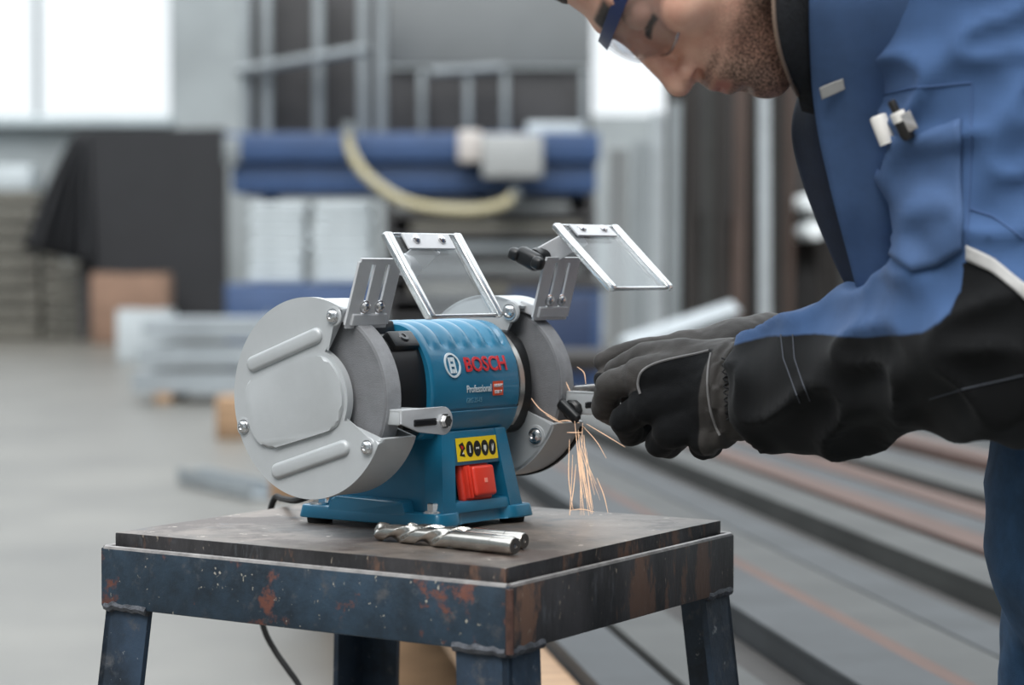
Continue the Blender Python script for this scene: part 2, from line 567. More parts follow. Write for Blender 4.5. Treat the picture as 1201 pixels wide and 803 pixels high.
# ---- the blue press in the middle
PY = 22.0
px_ = lambda p: at(p, 300, PY).x
pz_ = lambda p: at(600, p, PY).z
pr = empty('press', (px_(485), PY + .9, 0), 0, 'large blue flatbed press with grey guard frames above its deck', 'machine')
def pbox(name, a, b, t, u, dy=0.0, dep=1.8, m=m_blue, bev=.02, par=None):
    return box(name, ((px_(a) + px_(b)) / 2 - pr.location.x, dy, (pz_(t) + pz_(u)) / 2), (px_(b) - px_(a), dep, pz_(t) - pz_(u)), m, par or pr, bevel=bev)
pbox('deck_beam', 266, 703, 156, 190, -.05, 1.9)
pbox('deck_beam', 272, 700, 193, 226, 0, 1.8)
pbox('end_plate', 264, 284, 160, 192, -.97, .08, m_grey)
pbox('guard_panel', 446, 700, -60, 62, .5, .06, m_greypanel)
pbox('dark_panel', 265, 446, -60, 152, .62, .05, m_dark)
pbox('dark_panel', 446, 700, 64, 152, .6, .05, m_dark)
for p in (273, 298, 362, 420, 442):
    pbox('frame_post', p - 6, p + 6, -60, 154, .3 if p not in (420, 442) else -.1, .09, m_grey, .01)
for p in (489, 546, 592, 690):
    pbox('frame_post', p - 4, p + 4, 70, 154, .35, .07, m_grey, .01)
ra, rb = Vector((px_(262) - pr.location.x, .2, pz_(72))), Vector((px_(428) - pr.location.x, -.15, pz_(48)))
tube('guard_rail', [ra, rb], .05, m_grey, pr, 10)
tube('guard_rail', [Vector((px_(500) - pr.location.x, .3, pz_(72))), Vector((px_(590) - pr.location.x, .3, pz_(66)))], .04, m_grey, pr, 10)
pbox('control_box', 566, 636, 160, 210, -1.15, .35, mat('control_grey', (150, 152, 152), .5, var=.1), .03)
pbox('control_box', 538, 566, 155, 192, -1.1, .25, mat('control_pale', (178, 172, 168), .5), .03)
pbox('deck_tray', 618, 684, 142, 156, -.5, .5, m_white, .02)
for p in (300, 470, 560, 680):
    pbox('support_leg', p - 9, p + 9, 226, 435, .5, .25, m_bluedark, .01)
hz = [at(409, 150, PY - .35), at(411, 175, PY - .35), at(432, 208, PY - .4), at(480, 238, PY - .45), at(545, 247, PY - .4), at(588, 240, PY - .3), at(604, 226, PY - .25)]
ho = empty('hose', hz[0], 0, 'beige hose looping down in front of the blue deck', 'hose')
tube('tube', [p - hz[0] for p in spline(hz, 8)], .048, m_hose, ho, 10)
for p in (hz[0], hz[-1]):
    lathe('hose_clamp', [(-.05, .058), (.05, .058)], p - hz[0], (0, 0, 1), m_grey, ho, 12)

# white bundles under the deck, on a blue base
base = empty('base_cabinet', (px_(355), PY + .3, 0), 0, 'blue cabinet carrying the white bundles under the press', 'cabinet')
box('body', (0, 0, pz_(332) / 2), (px_(444) - px_(268), 1.0, pz_(332)), m_blue, base, bevel=.02)
for s_ in (-.25, .25):
    d_o = box('door', (s_ * (px_(444) - px_(268)), -.51, pz_(332) * .48), ((px_(444) - px_(268)) * .46, .03, pz_(332) * .8), m_blue, base, bevel=.01)
    box('handle', (s_ * (px_(444) - px_(268)) * .85, -.55, pz_(332) * .6), (.03, .05, .16), m_grey, d_o, bevel=.006)
for ci, (a, b, nm) in enumerate(((292, 360, 'left'), (366, 438, 'right'))):
    for k in range(6):
        zt = pz_(332); hh = (pz_(236) - pz_(332)) / 6
        o = box('bundle', (0, 0, 0), ((px_(b) - px_(a)) * random.uniform(.92, 1), .7, hh * .9), m_white, None, bevel=hh * .3, seg=3)
        o.location = ((px_(a) + px_(b)) / 2 + random.uniform(-.02, .02), PY + .3, zt + hh * (k + .47))
        tag(o, 'white wrapped bundle in the %s stack under the blue deck, %s from the bottom' % (nm, ('first', 'second', 'third', 'fourth', 'fifth', 'topmost')[k]), 'bundle', 'white bundles under the deck')

# racks of sheet under the deck, right half
rk = empty('sheet_rack', (px_(576), PY + .6, 0), 0, 'dark rack of grey sheets under the right half of the blue deck', 'rack')
for k in range(6):
    t = 232 + k * 24
    box('shelf', (0, 0, pz_(t + 20)), (px_(694) - px_(446), 1.2, .05), m_dark, rk)
    if k in (0, 1, 2, 3, 4):
        box('sheet_pack', (random.uniform(-.1, .1), -.1, pz_(t + 20) + .075), ((px_(694) - px_(446)) * random.uniform(.7, .9), 1.0, .09), (m_greypanel, m_board, m_grey)[k % 3], rk, bevel=.01)
for a in (456, 576, 694):
    for y in (-.55, .55):
        box('rack_post', (px_(a) - rk.location.x, y, pz_(228) / 2), (.07, .07, pz_(228)), m_dark, rk)
box('back_panel', (0, .62, pz_(228) / 2), (px_(694) - px_(446), .03, pz_(228)), m_dark, rk)
bc = empty('tool_cabinet', (at(652, 300, 19.0).x, 19.3, 0), 0, 'plain blue tool cabinet behind the right grinding wheel', 'cabinet')
hh = at(600, 338, 19.0).z
box('body', (0, 0, hh / 2), (at(706, 300, 19).x - at(598, 300, 19).x, .6, hh), m_blue, bc, bevel=.015)
box('top_board', (0, 0, hh + .03), (at(712, 300, 19).x - at(592, 300, 19).x, .66, .06), m_dark, bc, bevel=.01)
box('door', (0, -.31, hh * .5), (.6, .02, hh * .86), m_bluedark, bc, bevel=.006)

# ---- upright bar rack at the right, behind the worker
m_rust = mat('rust_steel', (82, 68, 62), rough=.75, metal=.2, var=.35, vscale=5, stretch=(1, 1, .2))
m_rustred = mat('red_rust_steel', (84, 64, 57), rough=.75, metal=.1, var=.3, vscale=5, stretch=(3, .2, 3))
m_steel = mat('bare_steel', (62, 63, 62), rough=.65, metal=.2, var=.25, vscale=4)
m_steel2 = mat('blue_grey_steel', (54, 57, 60), rough=.65, metal=.2, var=.3, vscale=4)
m_brown = mat('brown_steel', (40, 36, 34), rough=.7, metal=.2, var=.35, vscale=5, stretch=(1, 1, .2))
m_pale = mat('pale_tube', (168, 174, 178), rough=.45, metal=.3, var=.12)
RY = 13.0
rx = lambda p: at(p, 300, RY).x
rz = lambda p: at(600, p, RY).z
ur = empty('bar_rack', (rx(915), RY + .6, 0), 0, 'dark upright rack frame holding the standing bars behind the worker', 'rack')
for z in (.05, rz(385), rz(290), rz(258), rz(-30)):
    for y in (-.3, .3):
        box('cross_rail', (0, y, z), (rx(1030) - rx(800), .07, .08), m_brown, ur, bevel=.005)
for p in (800, 1030):
    for y in (-.3, .3):
        box('rack_post', (rx(p) - ur.location.x, y, 1.45), (.07, .07, 2.9), m_brown, ur, bevel=.005)
box('back_sheet', (0, .36, 1.3), (rx(1030) - rx(800), .03, 2.4), mat('rack_back', (62, 60, 60), .8, var=.3, vscale=2), ur)
specs = [(722, 22, m_greypanel, 175), (748, 20, m_grey, 165), (772, 13, m_pale, 130), (790, 13, m_grey, 120), (814, 17, m_brown, 60), (830, 12, m_steel, 60), (845, 14, m_brown, 40), (864, 16, m_rust, 40),
         (882, 10, m_brown, 30), (898, 13, m_pale, 60), (914, 14, m_brown, 30), (927, 11, m_rust, 30), (966, 10, m_brown, 30), (978, 12, m_brown, 30), (996, 12, m_steel, 30)]
words = 'first second third fourth fifth sixth seventh eighth ninth tenth eleventh twelfth thirteenth fourteenth fifteenth sixteenth seventeenth eighteenth nineteenth twentieth'.split()
for i, (p, wd, m, top) in enumerate(specs):
    wm = wd / (FPX / RY); h_ = rz(top)
    bm = bmesh.new()
    b_box(bm, (0, 0, h_ / 2), (wm, .012, h_), bevel=.002); b_box(bm, (-wm * .45, .04, h_ / 2), (wm * .1, .08, h_), bevel=.002)
    b_box(bm, (wm * .45, .04, h_ / 2), (wm * .1, .08, h_), bevel=.002)
    o = obj('upright_bar', bm, m); o.location = (rx(p), RY - .02 + .05 * (i % 3), 0); o.rotation_euler = (0, R(random.uniform(-.8, .8)), 0)
    tag(o, 'upright steel channel in the rack behind the worker, %s from the left' % words[i], 'steel bar', 'standing bars in the rack')
for j, (p, q) in enumerate(((944, 243), (948, 275))):
    o = lathe('white_tube', [(-.35, .045), (-.34, .05), (1.0, .05)], (0, 0, 0), (0, 1, 0), mat('white_paint', (225, 230, 232), .4), None, 16)
    c = at(p, q, RY); o.location = (c.x, RY, (rz(290), rz(258))[1 - j] + .04 + .0505); tag(o, ('upper', 'lower')[j] + ' bright white tube end poking out beside the jacket front', 'tube')
lb = empty('leaning_bar', at(728, 408, 9.0), 0, 'pale square tube lying slanted behind the gloves', 'steel bar')
d_ = at(858, 364, 9.9) - lb.location
bm = bmesh.new(); b_tube(bm, [Vector((0, 0, 0)), d_], .045, 4); obj('tube', bm, m_pale, lb)
# low trestle that carries it and the bench clutter behind the hands
tr_ = empty('steel_bench', (at(800, 300, 10.2).x, 10.3, 0), 0, 'low dark steel bench behind the gloved hands', 'bench')
zt = at(600, 412, 10.2).z
box('bench_top', (0, 0, zt - .04), (1.5, .9, .07), m_brown, tr_, bevel=.005)
for sx in (-.65, .65):
    for y in (-.38, .38): box('leg', (sx, y, (zt - .07) / 2), (.07, .07, zt - .07), m_brown, tr_)
box('lower_shelf', (0, 0, .2), (1.36, .8, .04), m_dark, tr_)

# ---- pile of long bars at the lower right, running away from the camera
PX0, TOPZ = 0.0, .50
bars = []
dirv = Vector((-.135, 1, 0)).normalized()
bar_cols = [m_timber, m_steel2, m_steel, m_brown, m_steel2, m_rustred, m_steel, m_steel2, m_brown, m_steel, m_rustred, m_steel2, m_brown, m_rustred, m_steel, m_steel2, m_brown, m_rustred, m_steel, m_steel2]
cols_name = {m_timber: 'brown timber beam', m_steel2: 'blue-grey steel flat', m_steel: 'grey steel flat', m_brown: 'dark brown steel angle', m_rustred: 'rusty red steel flat'}
xoff = -.16
for i in range(20):
    wd = [.12, .09, .10, .06, .11, .07, .10, .09, .05, .11, .08, .10, .06, .09, .10, .12, .08, .1, .1, .1][i]
    x = xoff + wd / 2; xoff += wd + random.choice((.006, .012, .02))
    hb = random.uniform(.05, .085) if bar_cols[i] not in (m_brown, m_timber) else random.uniform(.03, .05)
    zt = .405 + hb
    L0, L1 = 2.36 + random.uniform(0, .06), 8.2 + random.uniform(-.5, .5)
    bm = bmesh.new()
    Ln = (L1 - L0)
    if bar_cols[i] in (m_steel, m_steel2, m_rustred):
        b_box(bm, (0, Ln / 2, -.007), (wd, Ln, .014), bevel=.002)
        b_box(bm, (-wd * .47, Ln / 2, -hb / 2 - .005), (wd * .06, Ln, hb - .01), bevel=.001); b_box(bm, (wd * .47, Ln / 2, -hb / 2 - .005), (wd * .06, Ln, hb - .01), bevel=.001)
    else:
        b_box(bm, (0, Ln / 2, -hb / 2), (wd, Ln, hb), bevel=.006)
    o = obj('long_bar', bm, bar_cols[i])
    p = Vector((x + .135 * 1.22, 2.72, 0)) + dirv * (L0 - 2.72)
    o.location = (p.x, p.y, zt); o.rotation_euler = (0, 0, math.atan2(.135, 1))
    tag(o, 'long %s in the low pile behind the table, %s from the left' % (cols_name[bar_cols[i]], words[i]), 'steel bar' if bar_cols[i] != m_timber else 'timber', 'bar pile behind the table')
for k, y in enumerate((3.2, 5.0, 7.0)):
    o = box('pile_bearer', (0, 0, 0), (2.3, .12, .10), m_timber, None, bevel=.01)
    o.location = (.85 - .135 * (y - 3.9), y, .354); o.rotation_euler = (0, 0, math.atan2(.135, 1))
    tag(o, ('nearest', 'middle', 'farthest')[k] + ' timber bearer under the long bar pile', 'timber', 'bearers under the bar pile')
    for sx in (-.9, 0, .9):
        q = box('prop_block', (sx, 0, -.177), (.18, .16, .254), m_timber, o, bevel=.01)

# ================================================================== the welded table
def worn_paint(name, paint, rust, bare, rust_amt, vs=14.0, stretch=(1, 1, 1)):
    m = bpy.data.materials.new(name); m.use_nodes = True
    nt = m.node_tree; b = nt.nodes['Principled BSDF']
    tc = nt.nodes.new('ShaderNodeTexCoord'); mp = nt.nodes.new('ShaderNodeMapping'); mp.inputs['Scale'].default_value = stretch
    nt.links.new(tc.outputs['Object'], mp.inputs['Vector'])
    def nz(s, d=8, r=.7):
        n = nt.nodes.new('ShaderNodeTexNoise'); n.inputs['Scale'].default_value = s; n.inputs['Detail'].default_value = d; n.inputs['Roughness'].default_value = r
        nt.links.new(mp.outputs['Vector'], n.inputs['Vector']); return n.outputs['Fac']
    def ramp(f, p0, p1):
        r = nt.nodes.new('ShaderNodeMapRange'); r.inputs['From Min'].default_value = p0; r.inputs['From Max'].default_value = p1
        nt.links.new(f, r.inputs['Value']); return r.outputs['Result']
    def mix(f, A, B):
        x = nt.nodes.new('ShaderNodeMix'); x.data_type = 'RGBA'
        nt.links.new(f, x.inputs['Factor'])
        for k, v in (('A', A), ('B', B)):
            if isinstance(v, tuple): x.inputs[k].default_value = (*lin(v), 1)
            else: nt.links.new(v, x.inputs[k])
        return x.outputs['Result']
    dk = tuple(int(v * .55) for v in paint)
    base = mix(ramp(nz(vs * .8), .38, .62), paint, dk)
    base = mix(ramp(nz(vs * 3.3), .56, .68), base, (74, 76, 80))
    base = mix(ramp(nz(vs), rust_amt, rust_amt + .05), base, rust)
    spk = ramp(nz(vs * 9, 3), .665, .70)
    base = mix(spk, base, bare)
    nt.links.new(base, b.inputs['Base Color'])
    b.inputs['Roughness'].default_value = .5; b.inputs['Metallic'].default_value = .1
    bp = nt.nodes.new('ShaderNodeBump'); bp.inputs['Strength'].default_value = .35; bp.inputs['Distance'].default_value = .002
    nt.links.new(nz(vs * 6), bp.inputs['Height']); nt.links.new(bp.outputs['Normal'], b.inputs['Normal'])
    return m
m_tblue = worn_paint('worn_blue_paint', (46, 64, 80), (106, 66, 56), (158, 152, 140), .565)
m_tdark = worn_paint('worn_dark_paint', (62, 60, 62), (100, 76, 64), (136, 126, 114), .54, 16, (1.4, 1.4, .5))
m_leg = worn_paint('worn_leg_paint', (46, 62, 80), (80, 62, 56), (120, 122, 124), .68)
m_edge = mat('scuffed_edge', (150, 146, 144), rough=.45, metal=.5, var=.3, vscale=60)
m_weld = mat('weld_bead', (86, 88, 94), rough=.5, metal=.4, var=.4, vscale=80, bump=.5, bscale=300)
m_plate = worn_paint('steel_top', (134, 122, 113), (74, 62, 56), (176, 166, 156), .51, 6)
_b = m_plate.node_tree.nodes['Principled BSDF']; _b.inputs['Roughness'].default_value = .45; _b.inputs['Metallic'].default_value = .2

tl, tf, trr = at(135.5, 624, 2.024), at(593, 666, 1.7809), at(845, 610, 2.1204)
for v in (tl, tf, trr): v.z = 0
tbk = tl + trr - tf
tc_ = (tl + trr) / 2
table = empty('welded_table', (tc_.x, tc_.y, 0), 0, 'small welded steel stand with chipped blue paint carrying the grinder', 'table')
Q = [v - tc_ for v in (tl, tf, trr, tbk)]               # left, front, right, back corner
def off(k):                                             # corner scaled outwards
    return [q * (1 + k / q.length) for q in Q]
# top plate, with a slightly uneven edge
bm = bmesh.new()
def edge_pts(z, amp):
    out = []
    for i in range(4):
        a, b = Q[i], Q[(i + 1) % 4]
        nrm = Vector(((b - a).y, -(b - a).x, 0)).normalized()
        for k in range(24):
            t = k / 24
            n_ = noise.noise(Vector((a.x * 9 + t * 9, i * 7.3, z * 90))) * amp if 0 < k else 0
            out.append(a.lerp(b, t) + nrm * n_ + Vector((0, 0, z)))
    return out
b_prism(bm, edge_pts(TZ - .0125, .0018), edge_pts(TZ, .0012), .0012, 2)
tpo = obj('top_plate', bm, m_plate, table, smooth=True, angle=30)
tpo.data.materials.append(m_tdark)
for p in tpo.data.polygons:
    if abs(p.normal.z) < .5: p.material_index = 1
# frame of angle iron
FT, FB = TZ - .0125, TZ - .064
O = off(.0135)
for i, (nm, m) in enumerate((('apron', m_tblue), ('apron', m_tdark), ('apron', m_tdark), ('apron', m_tblue))):
    a, b = O[i], O[(i + 1) % 4]
    d = (b - a).normalized(); n_ = Vector((d.y, -d.x, 0))      # outward
    if n_.dot((a + b) / 2) < 0: n_ = -n_
    mid = (a + b) / 2; Ln = (b - a).length
    rot = Matrix((d, n_, Vector((0, 0, 1)))).transposed()
    bm = bmesh.new()
    b_box(bm, mid - n_ * .003 + Vector((0, 0, (FT + FB) / 2)), (Ln - .002, .006, FT - FB), rot, .0016, 2)
    b_box(bm, mid - n_ * .026 + Vector((0, 0, FT - .003)), (Ln - .06, .045, .0055), rot)
    ap = obj(nm, bm, m, table, smooth=True)
    # worn bright rim along the top of the apron
    tube('worn_rim', [a + Vector((0, 0, FT - .001)) - n_ * .003 + d * .004, b + Vector((0, 0, FT - .001)) - n_ * .003 - d * .004], .0028, m_edge, ap, 8)
# rusty bead down the front corner
tube('corner_weld', [O[1] * .999 + Vector((0, 0, FT - .002)), O[1] * .999 + Vector((0, 0, (FT + FB) / 2)), O[1] * .999 + Vector((0, 0, FB))], .0032, mat('corner_rust', (84, 58, 50), .6, .2, var=.5, vscale=90), table, 8)
# legs: angle iron, splayed outward
for i in range(4):
    a = O[i]
    d1 = (O[(i + 1) % 4] - a).normalized(); d0 = (O[i - 1] - a).normalized()
    outw = a.normalized()
    top, bot = FB + .004, 0.0
    sp_ = outw * (.115 * (top - bot))
    wdt, th = .050, .006
    bm = bmesh.new()
    base = a * (1 - .006 / a.length)
    for d, e in ((d1, d0), (d0, d1)):
        loop = [base, base + d * wdt, base + d * wdt + e * th, base + e * th]
        b_prism(bm, [p + sp_ + Vector((0, 0, bot)) for p in loop], [p + Vector((0, 0, top)) for p in loop], .001, 1)
    lg = obj('leg', bm, m_leg, table, smooth=True)
    bm = bmesh.new()
    for d, nn in ((d1, d0), (d0, d1)):
        pts = [base + d * (wdt * k / 9) - nn * .0015 + Vector((0, 0, top - .003 + .003 * noise.noise(Vector((k * 1.7, i * 3.1, 0))))) for k in range(10)]
        b_tube(bm, pts, .005, 8, [.004 + .002 * abs(noise.noise(Vector((k * 2.3, i, 5)))) for k in range(10)])
    obj('weld_bead', bm, m_weld, table, smooth=True)

# ================================================================== the bench grinder
GL = Vector((-.075, 2.10, TZ))
GA = R(53)
grinder = empty('bench_grinder', GL, GA, 'blue double-wheel bench grinder with grey guards on the steel stand', 'grinder')
def gl(px, py, ax, c):
    """grinder-local point where a pixel's ray meets the local plane (axis ax at c)"""
    M = Matrix.Rotation(-GA, 3, 'Z')
    o = M @ (Vector((0, 0, CAMZ)) - GL); d = M @ ray(px, py)
    return o + d * ((c - o[ax]) / d[ax])
m_gblue = mat('grinder_blue', (28, 112, 146), rough=.34, var=.06, vscale=20, bump=.05, bscale=1500, coat=.3)
m_guard = mat('guard_grey', (176, 179, 181), rough=.42, metal=.15, var=.04, vscale=30, bump=.05, bscale=900)
m_plate2 = mat('bracket_zinc', (194, 195, 198), rough=.4, metal=.12, var=.06, vscale=40)
m_chrome = mat('bright_screw', (215, 215, 216), rough=.2, metal=.95)
m_blackpl = mat('black_plastic', (20, 21, 23), rough=.4, var=.2, vscale=30)
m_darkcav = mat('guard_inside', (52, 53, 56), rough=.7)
m_wheel = mat('grinding_wheel', (116, 117, 120), rough=.92, var=.1, vscale=60, bump=.4, bscale=1200, spec=.2)
m_wheelrim = mat('grinding_rim', (146, 147, 150), rough=.95, var=.12, vscale=90, bump=.4, bscale=1500, spec=.2)
m_red = mat('switch_red', (226, 62, 44), rough=.35)
m_clear = clear_mat('clear_plastic', (.90, .92, .93), .02, .0)
m_clear_edge = clear_mat('clear_plastic_edge', (.9, .92, .93), .55, .2)
m_rubber = mat('rubber', (18, 18, 19), rough=.8)
m_alu = mat('cast_ring', (186, 184, 180), rough=.3, metal=.8)
AZ = .119                                                 # axle height

# base with four feet
bs = obj('base', b_prism(bmesh.new(),
    [Vector((x, y, .005)) for x, y in rounded_poly([(-.068, -.066), (-.036, -.066), (-.030, -.058), (.034, -.058), (.040, -.066), (.072, -.066), (.072, .097), (-.068, .097)], .006, 3)],
    [Vector((x, y, .0165)) for x, y in rounded_poly([(-.066, -.064), (-.036, -.064), (-.030, -.056), (.034, -.056), (.040, -.064), (.070, -.064), (.070, .095), (-.066, .095)], .006, 3)], .0015, 2), m_gblue, grinder, smooth=True)
prism_x('skirt', rounded_poly([(-.030, .008), (-.024, .026), (.056, .026), (.066, .008)], .003, 3), -.0665, .0705, m_gblue, grinder, .002)
for x, y in ((-.054, -.050), (.058, -.050), (-.054, .082), (.058, .082)):
    bo = lathe('bolt', [(.0165, .0085), (.0185, .0085), (.0185, .0062), (.0245, .0062), (.0253, .005)], (x, y, 0), (0, 0, 1), m_chrome, grinder, 6)
    lathe('washer', [(.0163, .0095), (.0180, .0095)], (x, y, 0), (0, 0, 1), m_chrome, bo, 24)
    lathe('rubber_foot', [(0, .011), (.0052, .012)], (x, y, 0), (0, 0, 1), m_rubber, grinder, 24)

# pedestal: tapering tower with a framed front
def quadprism(name, lo, hi, z0, z1, m, par, bev=.002):
    return obj(name, b_prism(bmesh.new(), [Vector((x, y, z0)) for x, y in lo], [Vector((x, y, z1)) for x, y in hi], bev, 2), m, par, smooth=True)
ped = quadprism('pedestal', [(-.054, -.046), (.056, -.046), (.056, .075), (-.054, .075)], [(-.043, -.036), (.045, -.036), (.045, .045), (-.043, .045)], .014, .088, m_gblue, grinder)
def strip(xl0, xl1, xh0, xh1, z0, z1, y0, y1, th=.012, nm='front_rail'):
    lo = [(xl0, y0), (xl1, y0), (xl1, y0 + th), (xl0, y0 + th)]
    hi = [(xh0, y1), (xh1, y1), (xh1, y1 + th), (xh0, y1 + th)]
    return quadprism(nm, lo, hi, z0, z1, m_gblue, grinder, .0015)
FYT, FYB = -.0505, -.0625
def fy(z): return FYB + (FYT - FYB) * (z - .016) / (.083 - .016)
strip(-.057, -.039, -.045, -.027, .014, .086, FYB, FYT - .0006, .02)
strip(.040, .058, .031, .046, .014, .086, FYB, FYT - .0006, .02)
def xl(z): return -.039 + (.012) * (z - .014) / .072
def xr(z): return .040 - (.009) * (z - .014) / .072
strip(xl(.055), xr(.055), xl(.086), xr(.086), .0555, .086, fy(.055) + .0012, FYT, .02, 'front_panel')
strip(xl(.016), xr(.016), xl(.024), xr(.024), .0145, .0245, FYB + .0015, fy(.024) + .0012, .02, 'front_sill')
# warning sticker on the front panel
sticker_tilt = math.atan2((FYT - FYB), (.083 - .016))
def front_pt(x, z, o=0.0):
    ya, yb_ = fy(.055) + .0012, FYT
    return Vector((x, ya + (yb_ - ya) * (z - .0555) / .0305 - o - .0003, z))
m_yellow = mat('sticker_yellow', (252, 216, 24), rough=.35)
m_ink = mat('sticker_ink', (18, 18, 18), rough=.4)
m_inkw = mat('sticker_white', (225, 225, 220), rough=.4)
m_inkr = mat('sticker_red', (200, 40, 30), rough=.4)
def patch(name, pts, m, par, th=.0004):
    n = len(pts)
    nn = Vector((0, -math.cos(sticker_tilt), math.sin(sticker_tilt)))
    return obj(name, b_prism(bmesh.new(), pts, [p + nn * th for p in pts]), m, par)
st = patch('warning_sticker', [front_pt(x, z, .0002) for x, z in ((-.0265, .059), (.0315, .059), (.0310, .0795), (-.0268, .0795))], m_yellow, grinder)
for i in range(5):
    cx_ = -.019 + i * .0108
    cz_ = .0693
    if i == 0:
        disc = patch('warning_symbol', [front_pt(cx_ + u * .0045, cz_ + v * .0065, .0006) for u, v in ((-1, .7), (.3, 1), (1, .1), (.2, -.2), (.8, -1), (-.9, -.8), (-.4, 0))], m_ink, st, .0002)
        patch('symbol_mark', [front_pt(cx_ + u * .0035, cz_ + v * .005, .0009) for u, v in ((-.6, .8), (.5, .5), (.1, 0), (-.4, .2))], m_inkr, disc, .0002)
        patch('symbol_mark', [front_pt(cx_ + u * .003, cz_ + v * .005, .0009) for u, v in ((.2, -.4), (.7, -.7), (-.2, -.8))], m_inkw, disc, .0002)
        continue
    disc = patch('warning_symbol', [front_pt(cx_ + .0052 * math.cos(t), cz_ + .0070 * math.sin(t), .0006) for t in [2 * math.pi * k / 20 for k in range(20)]], m_ink, st, .0002)
    shapes = {1: [[(-.15, .7), (.15, .7), (.25, -.7), (-.25, -.7)]], 2: [[(-.65, .25), (.65, .25), (.6, -.15), (.1, 0), (-.1, 0), (-.6, -.15)]],
              3: [[(-.5, .5), (.5, .5), (.55, -.2), (0, -.75), (-.55, -.2)]], 4: [[(-.35, -.7), (.1, -.75), (.6, .2), (.35, .75), (.1, .1), (-.3, .6)]]}[i]
    for sh in shapes:
        patch('symbol_mark', [front_pt(cx_ + u * .0034, cz_ + v * .0046, .0009) for u, v in sh], m_inkw if i != 1 else m_inkw, disc, .0002)
# rocker switch in the recess
sw = obj('switch', b_box(bmesh.new(), (0, 0, 0), (.042, .008, .034), None, .003, 3), m_red, grinder, smooth=True)
sw.location = (.001, -.050, .0395); sw.rotation_euler = (sticker_tilt * -1, 0, 0)
cap = obj('switch_cap', b_box(bmesh.new(), (.004, -.007, 0), (.030, .009, .027), None, .003, 3), m_red, sw, smooth=True)
for k in range(2):
    obj('switch_rib', b_box(bmesh.new(), (-.0135 - k * .0035, -.005 + k * .0012, 0), (.0022, .009, .029), None, .001, 2), m_red, sw, smooth=True)
obj('rocker_mark', b_box(bmesh.new(), (.004, -.0117, .0), (.004, .0006, .004)), mat('switch_mark', (250, 150, 130), .4), sw)

# motor housing with ribbed crown
prof = [(.040, .080), (.050, .092), (.055, .110), (.0555, .128), (.052, .146), (.044, .162), (.034, .174), (.020, .1805), (.0, .182)]
half = spline([(y, z, 0) for y, z in prof], 6)
HP = [(-p.x, p.y) for p in half] + [(p.x, p.y) for p in half[::-1][1:]]       # front bottom -> top -> back bottom
HP = [(y - .002, z) for y, z in HP]
_k = [i for i in range(len(HP) - 1) if HP[i][1] < .1045 <= HP[i + 1][1]][0]
(_ya, _za), (_yb, _zb) = HP[_k], HP[_k + 1]
_ins = [(_ya + (_yb - _ya) * (z - _za) / (_zb - _za), z) for z in (.1030, .1038, .1045, .1052, .1060)]
HP = [p for p in HP[:_k + 1] if p[1] < .1026] + _ins + [p for p in HP[_k + 1:] if not (p[0] < 0 and p[1] < .1064)]
x0, x1 = -.066, .061
bm = bmesh.new()
NX = 72
rows = []
for i in range(NX + 1):
    x = x0 + (x1 - x0) * i / NX
    row = []
    for k, (y, z) in enumerate(HP):
        nvec = Vector((y + .002, z - .125)).normalized()
        d = 0.0
        wgt = max(0.0, min(1.0, (z - .1585) / .004))
        ph = (x - x0 - .010) / (x1 - x0 - .02)
        if 0 < ph < 1:
            d += wgt * .0045 * (abs(math.sin(ph * math.pi * 5)) ** .8 - .75)
        if abs(z - .1045) < .0009 and y < 0 and x > x0 + .016: d -= .0013
        edge = min(i, NX - i)
        if edge < 2: d -= (.0016, .0004)[edge]
        row.append(bm.verts.new((x, y + nvec.x * d, z + nvec.y * d)))
    rows.append(row)
for A, B in zip(rows[:-1], rows[1:]):
    for k in range(len(HP) - 1): bm.faces.new((A[k], A[k + 1], B[k + 1], B[k]))
    bm.faces.new((A[-1], A[0], B[0], B[-1]))
bm.faces.new(rows[0]); bm.faces.new(rows[-1][::-1])
obj('motor_housing', bm, m_gblue, grinder, smooth=True, angle=50)
fr_prof = sorted([(z, y) for y, z in HP if y < 0])
def hy(z):
    for (z0, y0), (z1, y1) in zip(fr_prof[:-1], fr_prof[1:]):
        if z0 <= z <= z1: return y0 + (y1 - y0) * (z - z0) / max(1e-9, z1 - z0)
    return fr_prof[-1][1]
# end caps of the motor
EC = rounded_poly([(-.0525, .122), (-.050, .098), (-.040, .078), (.036, .078), (.048, .098), (.0505, .122), (.046, .150), (.030, .172), (-.034, .172), (-.048, .150)], .012, 4)
prism_x('end_cap', EC, -.104, -.065, m_blackpl, grinder, .004)
for s_, yy, zz in ((-1, -.034, .1625), (-1, -.008, .1735)):
    lug = obj('cap_lug', b_box(bmesh.new(), (-.084, yy, zz), (.034, .020, .018), Matrix.Rotation(R(-40 if yy < -.02 else -8), 3, 'X'), .003, 2), m_blackpl, grinder, smooth=True)
    nrm = (0, -.64, .77) if yy < -.02 else (0, -.14, .99)
    lathe('cap_screw', [(0, .0062), (.0095, .0062), (.0110, .005), (.0110, .0024), (.008, .0022)], (-.084, yy, zz), nrm, mat('dark_screw', (70, 70, 72), .3, .8), lug, 16)
prism_x('end_cap', EC, .060, .086, m_blackpl, grinder, .003)
lathe('cap_ring', [(.0615, .050), (.0615, .0565), (.068, .0565), (.068, .050)], (0, -.001, AZ + .004), (1, 0, 0), m_alu, grinder, 64)
for sx in (-1, 1):
    lathe('shaft', [(.08 * sx, .010), (.155 * sx if sx < 0 else .132, .010)], (0, 0, AZ), (1, 0, 0), m_alu, grinder, 20)

